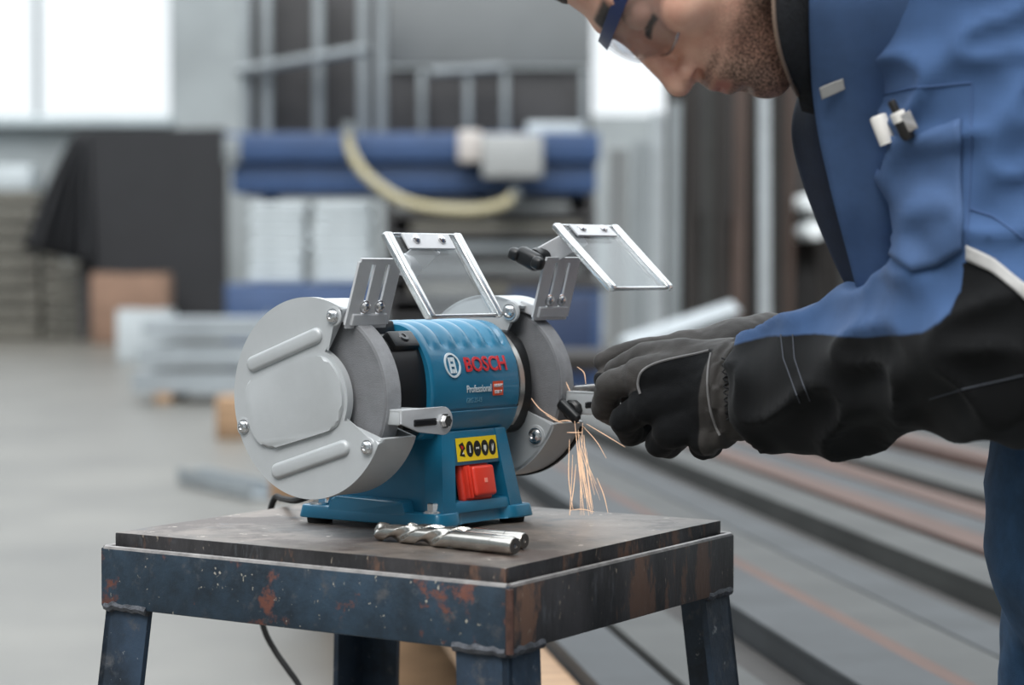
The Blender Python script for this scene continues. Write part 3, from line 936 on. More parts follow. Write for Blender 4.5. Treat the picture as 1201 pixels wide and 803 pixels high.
# lettering
def text_mesh(name, body, x, z, size, m, par, width=None, depth=.0006, bold=0.0, surf=hy, shear=0):
    cu = bpy.data.curves.new(name, 'FONT'); cu.body = body; cu.size = size; cu.extrude = depth; cu.resolution_u = 3; cu.offset = bold; cu.shear = shear
    o = bpy.data.objects.new(name, cu); COL.objects.link(o)
    dg = bpy.context.evaluated_depsgraph_get()
    me = bpy.data.meshes.new_from_object(o.evaluated_get(dg))
    COL.objects.unlink(o); bpy.data.objects.remove(o)
    xs = [v.co.x for v in me.vertices]; w0, w1 = min(xs), max(xs)
    k = (width / (w1 - w0)) if width else 1.0
    for v in me.vertices:
        X = x + (v.co.x - w0) * k; Z = z + v.co.y
        v.co = (X, surf(Z) - .0003 - max(0, v.co.z), Z)
    me.materials.clear(); me.materials.append(m)
    mo = bpy.data.objects.new(name, me)
    return link(mo, par)
m_redtxt = mat('lettering_red', (205, 45, 52), rough=.4)
m_whitetxt = mat('lettering_white', (214, 222, 226), rough=.4)
text_mesh('lettering', 'BOSCH', -.0170, .1380, .0178, m_redtxt, grinder, .0590, .0008, .0003)
text_mesh('lettering', 'Professional', -.018, .1195, .0092, m_whitetxt, grinder, .035, .0003, .0001)
text_mesh('lettering', 'GBG 35-15', -.018, .1105, .0062, mat('lettering_pale', (110, 160, 182), .4), grinder, .022, .0003)
bm = bmesh.new()
b_prism(bm, [Vector((x, hy(z) - .0002, z)) for x, z in ((.0195, .1155), (.0340, .1155), (.0340, .1280), (.0195, .1280))],
        [Vector((x, hy(z) - .0009, z)) for x, z in ((.0195, .1155), (.0340, .1155), (.0340, .1280), (.0195, .1280))])
hd = obj('duty_badge', bm, mat('badge_orange', (226, 84, 48), .4), grinder)
text_mesh('lettering', 'HEAVY', .0208, .1228, .0042, m_whitetxt, hd, .0119, .0011)
text_mesh('lettering', 'DUTY', .0218, .1172, .0042, m_whitetxt, hd, .0099, .0011)
# round emblem: ring with an armature inside
def emblem():
    cxx, czz = -.0345, .1440
    e_ = None
    bm = bmesh.new()
    n = 40
    def ringpt(r, t, o): 
        X, Z = cxx + r * 1.0 * math.cos(t), czz + r * math.sin(t); return Vector((X, hy(Z) - o, Z))
    for k in range(n):
        t0, t1 = 2 * math.pi * k / n, 2 * math.pi * (k + 1) / n
        b_prism(bm, [ringpt(.0108, t0, .0002), ringpt(.0108, t1, .0002), ringpt(.0090, t1, .0002), ringpt(.0090, t0, .0002)],
                [ringpt(.0108, t0, .0011), ringpt(.0108, t1, .0011), ringpt(.0090, t1, .0011), ringpt(.0090, t0, .0011)])
    bmesh.ops.remove_doubles(bm, verts=bm.verts, dist=1e-6)
    ring = obj('emblem', bm, m_whitetxt, grinder)
    bm = bmesh.new()
    def rect(u0, u1, v0, v1):
        q = [(cxx + u, czz + v) for u, v in ((u0, v0), (u1, v0), (u1, v1), (u0, v1))]
        b_prism(bm, [Vector((X, hy(Z) - .0002, Z)) for X, Z in q], [Vector((X, hy(Z) - .0010, Z)) for X, Z in q])
    rect(-.0042, -.0022, -.0068, .0068); rect(.0022, .0042, -.0068, .0068); rect(-.0022, .0022, -.0012, .0012)
    rect(-.0016, .0016, .0034, .0068); rect(-.0016, .0016, -.0068, -.0034)
    obj('armature', bm, m_whitetxt, ring)
emblem()
# adjuster hole beside the tool rest
lathe('housing_plug', [(0, .004), (.003, .004), (.0035, .003)], Vector((-.046, hy(.100) + .001, .100)), (0, -1, 0), mat('plug_maroon', (62, 30, 40), .4), grinder, 16)

# guards -------------------------------------------------------------
RG, RB = .084, .044
A0, A1 = 202.0, 117.0 + 360.0
def guard_outline(r, rb, a0=A0, a1=A1):
    pts = arc(0, AZ, r, a0, a1, 70)
    pts += arc(0, AZ, rb, a1 - 4, a1 + (a0 - (a1 - 360)) + 4, 18)[0:]
    return pts
def screw(par, x, y, z, dx, r=.0052):
    ax = (dx, 0, 0)
    sc = lathe('screw', [(0, r * 1.25), (.0012, r * 1.25), (.0012, r), (.0035, r * .92), (.0046, r * .6), (.0047, r * .45), (.0032, r * .4), (.0032, 0)], (x, y, z), ax, m_chrome, par, 20)
    return sc
def wheel(name, xa, xb, sgn):
    """abrasive wheel with its flange and paper disc"""
    wl = lathe(name, [(xa, .010), (xa, .0735), (xa + .0015, .075), (xb - .0015, .075), (xb, .0735), (xb, .010)], (0, 0, AZ), (1, 0, 0), m_wheel, grinder, 96)
    lathe('wheel_rim', [(xa + .0016, .0749), (xa + .0017, .0753), (xb - .0017, .0753), (xb - .0016, .0749)], (0, 0, AZ), (1, 0, 0), m_wheelrim, wl, 96)
    xo = xa - .0015 if sgn < 0 else xa - .0015
    lathe('flange', [(xa - .005, .012), (xa - .005, .026), (xa - .0008, .029), (xa + .0002, .029)], (0, 0, AZ), (1, 0, 0), m_plate2, wl, 48)
    lathe('paper_disc', [(xa - .0004, .012), (xa - .0004, .036), (xa + .0002, .036)], (0, 0, AZ), (1, 0, 0), mat('paper_grey', (112, 112, 114), .8), wl, 48)
    return wl

# left guard
gL = prism_x('guard', arc(0, AZ, RG, A0, A1, 70) + arc(0, AZ, RG - .0025, A1, A0, 70), -.158, -.112, m_guard, grinder, .0006, 1)
gL['label'] = 'left grey wheel guard drum'
cv = prism_x('guard_cover', rounded_poly(guard_outline(RG + .0012, RB), .002, 2), -.1535, -.161, m_guard, gL, .0052, 4, True)
prism_x('back_plate', guard_outline(RG - .0005, RB), -.115, -.112, m_guard, gL)
def bar_poly(p, q, w_):
    p, q = Vector(p), Vector(q); d = (q - p).normalized(); n_ = Vector((-d.y, d.x))
    out = []
    a = math.degrees(math.atan2(d.y, d.x))
    out += arc(q.x, q.y, w_, a - 90, a + 90, 8); out += arc(p.x, p.y, w_, a + 90, a + 270, 8)
    return [(y, z + AZ) for y, z in out]
for p, q in (((.062, .0275), (-.010, .0530)), ((.034, -.0630), (-.040, -.0400))):
    prism_x('cover_rib', bar_poly(p, q, .0068), -.158, -.1645, m_guard, cv, .0032, 3, True)
boss = [(.070, .012), (.006, .0335), (-.014, .0365)] + [(.0405 * math.cos(R(a)), .0405 * math.sin(R(a))) for a in range(122, 200, 8)] + [(-.034, -.0235), (-.018, -.0285), (.044, -.0455), (.060, -.036), (.070, -.012)]
prism_x('cover_boss', [(y, z + AZ) for y, z in rounded_poly(boss, [.008, .01, .012] + [0] * 10 + [.008, .008, .010, .010, .012], 4)], -.158, -.1640, m_guard, cv, .0026, 3, True)
for y, z in ((-.0285, .0695), (-.066, -.0385), (.0735, -.027)):
    lathe('screw_seat', [(-.1605, .0088), (-.1612, .0080)], (0, y, z + AZ), (1, 0, 0), m_guard, cv, 24)
    screw(cv, -.1608, y, z + AZ, -1)
wl = wheel('grinding_wheel', -.148, -.127, -1)
wl['label'] = 'left grey grinding wheel'
lathe('dark_web', [(-.1255, .011), (-.1255, .060), (-.1235, .060)], (0, 0, AZ), (1, 0, 0), m_darkcav, gL, 48)
# right guard, seen from its motor side
gR = prism_x('guard', arc(0, AZ, RG, A0, A1, 70) + arc(0, AZ, RG - .0025, A1, A0, 70), .084, .130, m_guard, grinder, .0006, 1)
gR['label'] = 'right grey wheel guard drum'
bp_ = prism_x('back_plate', guard_outline(RG + .0008, RB), .088, .084, m_guard, gR, .002, 2, True)
prism_x('guard_cover', guard_outline(RG - .0005, RB), .126, .130, m_guard, gR, .001, 1)
tr2 = prism_x('edge_seal', arc(0, AZ, RG + .0016, 205, 380, 50) + arc(0, AZ, RG + .0001, 380, 205, 50), .128, .133, m_rubber, gR)
for y, z in ((-.0285, .0695), (-.058, -.043), (.0735, -.027)):
    lathe('screw_seat', [(.0848, .0105), (.0832, .0095)], (0, y, z + AZ), (1, 0, 0), m_guard, bp_, 24)
    screw(bp_, .0834, y, z + AZ, -1, .006)
wr = wheel('grinding_wheel', .0985, .1205, 1)
wr['label'] = 'right grey grinding wheel'

# eye shields with brackets
def bracket(xa, xb, yb, zb, yt, zt):
    wd = xb - xa
    dv = Vector((0, yt - yb, zt - zb)); Lh = dv.length; dv.normalize()
    nv = Vector((0, -dv.z, dv.y))                        # facing the user
    rot = Matrix((Vector((1, 0, 0)), dv, nv)).transposed()
    bm = bmesh.new()
    def strip_(u0, u1, v0, v1):
        b_box(bm, Vector((xa + (u0 + u1) / 2, yb, zb)) + dv * ((v0 + v1) / 2), (u1 - u0, v1 - v0, .0022), rot)
    s1, s2, sw_, v0, v1 = wd * .34, wd * .68, .0048, .007, Lh - .005
    for a, b in ((.002, s1 - sw_ / 2), (s1 + sw_ / 2, s2 - sw_ / 2), (s2 + sw_ / 2, wd - .002)): strip_(a, b, v0, v1)
    strip_(.002, wd - .002, .0, v0); strip_(.002, wd - .002, v1, Lh); strip_(0, .002, .003, Lh - .003); strip_(wd - .002, wd, .003, Lh - .003)
    br = obj('shield_bracket', bm, m_plate2, grinder)
    for s_ in (s1, s2):
        p = Vector((xa + s_, yb, zb)) + dv * (.019) + nv * .0011
        lathe('screw', [(0, .0056), (.001, .0056), (.0012, .0046), (.0035, .0042), (.0046, .0026), (.0046, 0)], p, nv, m_chrome, br, 20)
    # angle fixing it to the guard
    obj('bracket_foot', b_box(bmesh.new(), Vector(((xa + xb) / 2, yb + .006, zb + .010)), (wd * .8, .010, .024), rot, .001), m_plate2, br)
    return br
def shield(xa, xb, yt, zt, yb, zb, arm_from, knob_side):
    dv = Vector((0, yb - yt, zb - zt)); Lh = dv.length; dv.normalize()
    nv = Vector((0, dv.z, -dv.y)); 
    if nv.y > 0: nv = -nv
    rot = Matrix((Vector((1, 0, 0)), dv, nv)).transposed()
    c = Vector(((xa + xb) / 2, (yt + yb) / 2, (zt + zb) / 2))
    sh = obj('eye_shield', b_box(bmesh.new(), c, (xb - xa - .008, Lh, .003), rot, .0008), m_clear, grinder)
    for xx in (xa + .004, xb - .004):
        obj('shield_rim', b_box(bmesh.new(), Vector((xx, c.y, c.z)), (.0105, Lh + .002, .0075), rot, .003, 3), m_clear_edge, sh, smooth=True)
    obj('shield_rim', b_box(bmesh.new(), c + dv * (Lh / 2 - .001), (xb - xa - .012, .0025, .0042), rot, .001), m_clear_edge, sh, smooth=True)
    obj('shield_rim', b_box(bmesh.new(), c - dv * (Lh / 2 - .001), (xb - xa - .012, .0025, .0042), rot, .001), m_clear_edge, sh, smooth=True)
    # metal clamp strip along the top and the arm down to the bracket
    cs = obj('clamp_strip', b_box(bmesh.new(), c - dv * (Lh / 2 - .0095) + nv * .0027, (.062, .015, .002), rot, .0005), m_plate2, sh)
    for s_ in (-.5, .5):
        lathe('rivet', [(0, .0045), (.0015, .0042), (.003, .002), (.003, 0)], c - dv * (Lh / 2 - .008) + Vector((s_ * .034, 0, 0)) + nv * .0036, nv, m_chrome, cs, 16)
    a = Vector(arm_from); b = c - dv * (Lh / 2 - .012) - nv * .004
    b.x = (a.x + c.x) / 2
    d = (b - a); ln = d.length; d.normalize()
    n2 = Vector((-.62, -.78, 0)); n2 = (n2 - d * n2.dot(d)).normalized(); u = d.cross(n2)
    rot2 = Matrix((u, d, n2)).transposed()
    obj('shield_arm', b_box(bmesh.new(), (a + b) / 2, (.020, ln + .01, .0025), rot2, .0008), m_plate2, sh)
    kb = lathe('arm_bolt', [(-.010, .004), (-.010, .009), (-.004, .0105), (.004, .0105), (.010, .006), (.0105, 0)], a, (1, 0, 0), m_plate2 if knob_side == 0 else m_blackpl, sh, 24)
    if knob_side:
        kn = obj('wing_knob', b_box(bmesh.new(), a + Vector((-.016, 0, .0)), (.013, .026, .017), Matrix.Rotation(.4, 3, 'X'), .005, 3), m_blackpl, sh, smooth=True)
        for s_ in (-1, 1):
            obj('knob_wing', b_box(bmesh.new(), a + Vector((-.020, s_ * .013, s_ * .004)), (.011, .012, .012), Matrix.Rotation(.4, 3, 'X'), .004, 3), m_blackpl, kn, smooth=True)
    return sh
bracket(-.160, -.105, -.039, .1785, -.057, .2365)
shield(-.150, -.050, -.074, .257, -.121, .188, (-.092, -.055, .231), 0)
bracket(.090, .145, -.048, .181, -.064, .2385)
shield(.090, .190, -.073, .2675, -.136, .2095, (.100, -.050, .237), 1)

# tool rests
def rest(xs, front_y, ztop, zlow, x_end, hole_x, lip_back, name_l, lip_h=.013):
    bm = bmesh.new()
    # the shelf
    b_box(bm, ((xs + xs + .030) / 2, (front_y + lip_back) / 2, ztop - .0015), (.030, abs(front_y - lip_back), .003), None, .0008)
    b_box(bm, (xs + .0015, (front_y + lip_back) / 2, ztop - lip_h / 2), (.003, abs(front_y - lip_back), lip_h), None, .0012)
    shf = obj('tool_rest', bm, m_guard, grinder, smooth=True)
    shf['label'] = name_l
    r = (ztop - zlow) / 2; zc = (ztop + zlow) / 2
    outl = [(xs + .001, ztop - .012), (xs + .001, ztop)] + [(x_end - r + r * math.cos(R(a)), zc + r * math.sin(R(a))) for a in range(90, -91, -15)] + [(xs + .025, zlow + .004)]
    p0 = [Vector((x, front_y - .0015, z)) for x, z in outl]
    obj('rest_arm', b_prism(bmesh.new(), p0, [p + Vector((0, .003, 0)) for p in p0], .0007), m_plate2, shf, smooth=True)
    obj('rest_slot', b_box(bmesh.new(), (hole_x - .025, front_y - .0013, zc), (.030, .003, .006), None, .0012), m_blackpl, shf)
    lathe('rest_bolt', [(-.03, .004), (.0, .004), (.0, .0068), (.0015, .0068), (.0015, .0055), (.005, .005), (.005, 0)], (hole_x, front_y - .0015, zc), (0, -1, 0), m_chrome, shf, 6)
    box('rest_mount', (hole_x - .004, front_y + .017, zc - .002), (.020, .032, .014), m_blackpl, shf, bevel=.002)
    return shf
rest(-.143, -.085, .1115, .0875, -.0735, -.086, -.050, 'grey tool rest before the left wheel')
rr_ = rest(.108, -.108, .1165, .094, .142, .130, -.066, 'grey tool rest before the right wheel', .021)
kb = lathe('lock_knob', [(-.002, .007), (.001, .0095), (.006, .0095), (.008, .007), (.008, 0)], (.108, -.084, .0995), (-1, 0, 0), m_blackpl, rr_, 10)
obj('knob_grip', b_box(bmesh.new(), (.099, -.084, .0985), (.007, .027, .010), Matrix.Rotation(R(38), 3, 'X'), .003, 3), m_blackpl, kb, smooth=True)
# power cable out of the back of the base, over the table edge
M = Matrix.Translation(GL) @ Matrix.Rotation(GA, 4, 'Z')
Mi = M.inverted()
cab = [M @ Vector((-.03, .090, .030)), M @ Vector((-.035, .125, .016)), at(331, 585, 2.27), at(322, 592, 2.31), at(312, 620, 2.345), at(302, 690, 2.35), at(309, 735, 2.35), at(322, 762, 2.35), at(338, 785, 2.34), at(352, 806, 2.33), at(372, 850, 2.3), at(380, 1010, 2.3)]
cab[2].z = TZ + .005; cab[3].z = TZ + .001
tube('power_cable', [Mi @ p for p in spline(cab, 8)], .0032, m_rubber, grinder, 8)

# ================================================================== drill bits on the table
m_hss = mat('drill_steel', (196, 192, 186), rough=.22, metal=.95, var=.12, vscale=60)
m_hssend = mat('drill_end', (110, 106, 102), rough=.4, metal=.8)
def drill(p0, p1, r, label):
    """twist drill lying from tip p0 to shank end p1"""
    p0, p1 = Vector(p0), Vector(p1)
    d = (p1 - p0); L = d.length; d.normalize()
    e = empty('drill_bit', p0, 0, label, 'drill bit')
    fl = L * .60
    u = d.cross(Vector((0, 0, 1))).normalized(); v = u.cross(d)
    bm = bmesh.new(); n, seg = 120, 40
    rings = []
    for i in range(n + 1):
        t = i / n * fl
        tip = min(1.0, t / (r * .9) + .04)
        rg = []
        for k in range(seg):
            a = 2 * math.pi * k / seg
            ph = a - 2 * math.pi * t / (L * .46)
            # two helical flutes
            c = math.cos(2 * ph)
            fade = min(1.0, max(0.0, (fl - t) / (fl * .12)))
            dep = max(0.0, (c + .15) / 1.15) ** .7 * .52 * fade
            rad = r * (1 - dep) * tip
            rg.append(bm.verts.new(d * t + (u * math.cos(a) + v * math.sin(a)) * rad))
        rings.append(rg)
    for A, B in zip(rings[:-1], rings[1:]):
        for k in range(seg):
            j = (k + 1) % seg
            bm.faces.new((A[k], A[j], B[j], B[k]))
    bm.faces.new(rings[0][::-1]); bm.faces.new(rings[-1])
    obj('flutes', bm, m_hss, e, smooth=True, angle=40)
    sk = lathe('shank', [(fl - .001, r * .985), (L * .86, r * .985), (L * .862, r * .94), (L * .985, r * .94), (L, r * .84)], (0, 0, 0), d, m_hss, e, 40)
    lathe('shank_end', [(L - .0002, r * .84), (L + .0004, r * .80), (L + .0004, r * .25), (L - .0012, r * .15), (L - .0012, 0)], (0, 0, 0), d, m_hssend, sk, 32)
    return e
def on_table(px, py, r):
    d = ray(px, py); t = (TZ + r - CAMZ) / d.z
    return Vector((0, 0, CAMZ)) + d * t
a, b = on_table(439, 622, .0078), on_table(604, 640, .0078)
drill(a, b, .0078, 'front steel twist drill bit lying on the table before the grinder')
dd = (b - a).normalized(); side = Vector((-dd.y, dd.x, 0))
drill(a + side * .0165 + dd * .018, on_table(615, 634, .0074) , .0074, 'rear steel twist drill bit half hidden behind the other drill')

# ================================================================== the worker
PR = Vector((.50, 2.02, 0))
person = empty('person', PR, 0, 'person in blue work jacket and clear glasses bending over the grinder, gloved hands forward', 'person')
ORG = tuple(PR)
A3 = lambda p: np.array(at(*p), np.float32)

# --- head frame: F out of the face, L to the person's left (towards the camera), U to the crown
HS = 1.07e-3
tilt = R(18)
Fd = Vector((-math.sin(tilt), 0, -math.cos(tilt))); Ud = Vector((-math.cos(tilt), 0, math.sin(tilt))); Ld = Vector((0, -1, 0))
yaw_h = R(4)                                             # face turned a little to the camera
rotm = Matrix.Rotation(yaw_h, 3, Ud)
Fd, Ld = rotm @ Fd, rotm @ Ld
HO = at(742, 40, 1.80) - Fd * (80 * HS)
def hp(f, l, u): return HO + Fd * (f * HS) + Ld * (l * HS) + Ud * (u * HS)
BAS = np.array([Fd, Ld, Ud], np.float32)
HOn = np.array(HO, np.float32)
def to_head(P): return ((P - HOn) @ BAS.T) / HS          # millimetres in head space

def head_sdf(P):
    q = to_head(P)
    qa = q.copy(); qa[..., 1] = np.abs(qa[..., 1])       # face features are mirrored
    d = d_ell(q, (-16, 0, 44), (86, 74, 78))
    d = smin(d, d_ell(q, (24, 0, -10), (62, 62, 80)), 18)
    d = smin(d, d_ell(q, (30, 0, -62), (56, 54, 46)), 20)
    d = smin(d, d_ell(q, (62, 0, -88), (34, 34, 28)), 16)          # chin block
    d = smin(d, d_ell(q, (78, 0, -104), (15, 19, 14)), 10)
    d = smin(d, d_ell(q, (73, 0, -66), (26, 30, 28)), 14)          # muzzle
    d = smin(d, d_cone(qa, (76, 0, 20), (66, 42, 19), 11, 10), 10)  # brow
    d = smin(d, d_ell(qa, (50, 46, -26), (26, 19, 19)), 14)        # cheekbone
    d = smin(d, d_cone(qa, (20, 54, -78), (-14, 58, -40), 14, 14), 18)   # jaw angle
    d = smax(d, -d_ell(qa, (90, 34, 3), (22, 20, 14)), 8)          # eye socket
    d = smin(d, d_ell(qa, (69, 32, 1), (13.5, 15, 13)), 3)         # lowered lid
    d = smin(d, d_cone(q, (78, 0, 8), (101, 0, -40), 8, 9.5), 7)   # nose
    d = smin(d, d_ell(q, (102, 0, -43), (11, 9.5, 9)), 5)
    d = smin(d, d_ell(qa, (93, 12, -46), (10, 7.5, 8)), 4)         # nostril wing
    d = smax(d, -d_ell(qa, (96, 13, -52.5), (6.5, 6, 4)), 2)
    d = smin(d, d_ell(q, (88, 0, -66), (11.5, 24, 6)), 4)          # lips
    d = smin(d, d_ell(q, (86.5, 0, -77), (11.5, 21, 6.5)), 4)
    d = smax(d, -d_cone(qa, (101, 0, -71.5), (84, 24, -70.5), 1.6, 1.2), 2.5)
    d = smax(d, -d_ell(q, (99, 0, -89), (8, 20, 5)), 6)            # fold under the lip
    ear = d_ell(qa, (-8, 76, -6), (17, 8, 31))
    ear = smax(ear, -d_ell(qa, (-5, 84, -2), (10, 7, 20)), 4)
    d = smin(d, ear, 5)
    d = smin(d, d_cone(q, (-22, 0, -40), (-14, 0, -150), 53, 56), 22)    # neck
    return d * HS

# joints of the body
sh_l, el_l, wr_l = A3((1150, -40, 1.76)), A3((1188, 378, 1.74)), A3((884, 455, 1.985))
sh_r, el_r, wr_r = A3((1080, -30, 2.16)), A3((1090, 400, 2.26)), A3((885, 418, 2.10))
chest, belly, hipc = A3((1130, 130, 1.95)), A3((1195, 360, 1.97)), A3((1352, 560, 2.0))
neckb = np.array(hp(-16, 0, -150), np.float32)
def kn(side):
    h = hipc + np.array([0.0, .095 * side, -.02], np.float32)
    k = np.array([h[0] - .03, h[1] + .01 * side, .50], np.float32)
    a = np.array([h[0] + .03, h[1] + .02 * side, .09], np.float32)
    return h, k, a
def body_sdf(P):
    d = head_sdf(P)
    d = smin(d, d_cone(P, neckb, chest, .056, .085), .04)
    d = smin(d, d_cone(P, sh_l + [0, .06, 0], sh_r + [0, -.06, 0], .045, .045), .04)
    d = smin(d, d_cone(P, chest + [.02, 0, 0], belly + [.03, 0, 0], .085, .080), .04)
    d = smin(d, d_cone(P, belly + [.03, 0, 0], hipc, .080, .095), .04)
    for s, e, w_ in ((sh_l, el_l, wr_l), (sh_r, el_r, wr_r)):
        d = smin(d, d_cone(P, s, e, .046, .036), .02)
        d = smin(d, d_cone(P, e, w_, .036, .022), .02)
    for sd in (-1, 1):
        h, k, a = kn(sd)
        d = smin(d, d_cone(P, h, k, .078, .052), .03); d = smin(d, d_cone(P, k, a, .050, .034), .02)
    return d
# one continuous body: fine over the head, plain underneath the clothes
lo = np.minimum.reduce([np.array(hp(115, 0, 130)), np.array(hp(-120, 0, 130)), np.array([.10, 1.6, 0])]) - .02
V, Qd = surface_net(body_sdf, (.09, 1.66, .02), (.74, 2.36, 1.36), .0075)
Vh, Qh = surface_net(head_sdf, np.array(HO) - [.18, .115, .15], np.array(HO) + [.17, .115, .15], .0022)
# merge: keep the fine head for everything above the neck, the coarse body below
uh = to_head(Vh.astype(np.float32))[:, 2]; ub = to_head(V.astype(np.float32))
keep_h = (uh[Qh] > -138).all(1)
isneck = (np.abs(ub[:, 1]) < 130) & (np.linalg.norm(ub[:, :2], axis=1) < 170) & (ub[:, 2] > -132)
keep_b = ~isneck[Qd].any(1)
Vm = np.concatenate([Vh, V]); Qm = np.concatenate([Qh[keep_h], Qd[keep_b] + len(Vh)])
used = np.unique(Qm); remap = -np.ones(len(Vm), np.int64); remap[used] = np.arange(len(used))
Vm, Qm = Vm[used], remap[Qm]
hq = to_head(Vm.astype(np.float32))
f_, l_, u_ = hq[:, 0], np.abs(hq[:, 1]), hq[:, 2]
# beard density: jaw, chin, upper lip; brows and lashes, widened to paint in socket shade; lips
g = lambda x, a, b: np.clip((x - a) / (b - a), 0, 1)
beard = g(-u_, 34 + .12 * np.maximum(0, f_), 74) * g(f_, -30, 6)
beard = np.maximum(beard * g(-u_, 52, 66), .75 * beard)
mous = g(-u_, 53, 58) * g(u_, -66, -62) * g(f_, 70, 82)
beard = np.maximum(beard, mous * .85)
lipm = g(7.5 - np.abs(u_ + 71.5), 0, 3) * g(f_, 88, 91) * g(22 - l_, 0, 5)
beard = beard * (1 - lipm) * g(u_, -150, -128)
side = g(-u_, -20, 30) * g(u_, -60, -30) * g(20 - np.abs(f_ - 8), 0, 14) * g(l_, 45, 60)
beard = np.maximum(beard, side * .6)
brow = g(8.5 - np.abs(u_ - 22 + .06 * (l_ - 28)), 0, 3) * g(l_, 9, 14) * g(50 - l_, 0, 8) * g(f_, 50, 66)
lash = g(3.0 - np.abs(u_ + 9 + .01 * (l_ - 32) ** 2), -.5, 1.2) * g(15.5 - np.abs(l_ - 32), 0, 3) * g(f_, 58, 66)
dark = np.maximum(brow, lash)  # brow and lash hair, plus eye-socket shade put into the skin colour
m_skin = bpy.data.materials.new('skin'); m_skin.use_nodes = True
nt = m_skin.node_tree; b = nt.nodes['Principled BSDF']
def att(n):
    a = nt.nodes.new('ShaderNodeAttribute'); a.attribute_name = n; return a.outputs['Fac']
def mixc(f, A, B):
    x = nt.nodes.new('ShaderNodeMix'); x.data_type = 'RGBA'
    if isinstance(f, float): x.inputs['Factor'].default_value = f
    else: nt.links.new(f, x.inputs['Factor'])
    for k, v in (('A', A), ('B', B)):
        if isinstance(v, tuple): x.inputs[k].default_value = (*lin(v), 1)
        else: nt.links.new(v, x.inputs[k])
    return x.outputs['Result']
tc = nt.nodes.new('ShaderNodeTexCoord')
n1 = nt.nodes.new('ShaderNodeTexNoise'); n1.inputs['Scale'].default_value = 45; n1.inputs['Detail'].default_value = 5
n2 = nt.nodes.new('ShaderNodeTexNoise'); n2.inputs['Scale'].default_value = 620; n2.inputs['Detail'].default_value = 3
for n in (n1, n2): nt.links.new(tc.outputs['Object'], n.inputs['Vector'])
r1 = nt.nodes.new('ShaderNodeMapRange'); r1.inputs['From Min'].default_value = .35; r1.inputs['From Max'].default_value = .7; nt.links.new(n1.outputs['Fac'], r1.inputs['Value'])
skin = mixc(r1.outputs['Result'], (228, 182, 160), (208, 150, 130))
skin = mixc(att('lip'), skin, (166, 108, 96))
r2 = nt.nodes.new('ShaderNodeMapRange'); r2.inputs['From Min'].default_value = .34; r2.inputs['From Max'].default_value = .6; r2.inputs['To Min'].default_value = .45; nt.links.new(n2.outputs['Fac'], r2.inputs['Value'])
mu = nt.nodes.new('ShaderNodeMath'); mu.operation = 'MULTIPLY'; nt.links.new(att('beard'), mu.inputs[0]); nt.links.new(r2.outputs['Result'], mu.inputs[1])
skin = mixc(mu.outputs[0], skin, (70, 50, 40))
skin = mixc(att('hair_and_shade'), skin, (44, 32, 27))
nt.links.new(skin, b.inputs['Base Color'])
b.inputs['Roughness'].default_value = .5
b.inputs['Subsurface Weight'].default_value = .12; b.inputs['Subsurface Radius'].default_value = (.012, .005, .003); b.inputs['Subsurface Scale'].default_value = .5
bp = nt.nodes.new('ShaderNodeBump'); bp.inputs['Strength'].default_value = .12; bp.inputs['Distance'].default_value = .001
nt.links.new(n2.outputs['Fac'], bp.inputs['Height']); nt.links.new(bp.outputs['Normal'], b.inputs['Normal'])
net_mesh('body', Vm, Qm, m_skin, person, ORG, dict(beard=beard, lip=lipm, hair_and_shade=dark), 1)

# hair: a short cap over the skull
def hair_sdf(P):
    q = to_head(P); qa = q.copy(); qa[..., 1] = np.abs(qa[..., 1])
    d = d_ell(q, (-20, 0, 46), (94, 80, 85))
    cut = -(q[..., 2] - 62 + .62 * np.maximum(-40, q[..., 0] - 20) * -1 * .0)       # keep the part above the hair line
    line = 0.9 * (q[..., 0] - 40) - (q[..., 2] - 20)                                # slanting hair line
    return smax(d, line * .7, 6) * HS + (.0009 * np.sin(q[..., 1] * .45 + q[..., 0] * .2) * np.cos(q[..., 2] * .3))
Vx, Qx = surface_net(hair_sdf, np.array(HO) - [.18, .12, .13], np.array(HO) + [.13, .12, .16], .003)
net_mesh('hair', Vx, Qx, mat('hair_brown', (58, 44, 36), rough=.6, var=.45, vscale=160, bump=.6, bscale=500), person, ORG, None, 1)

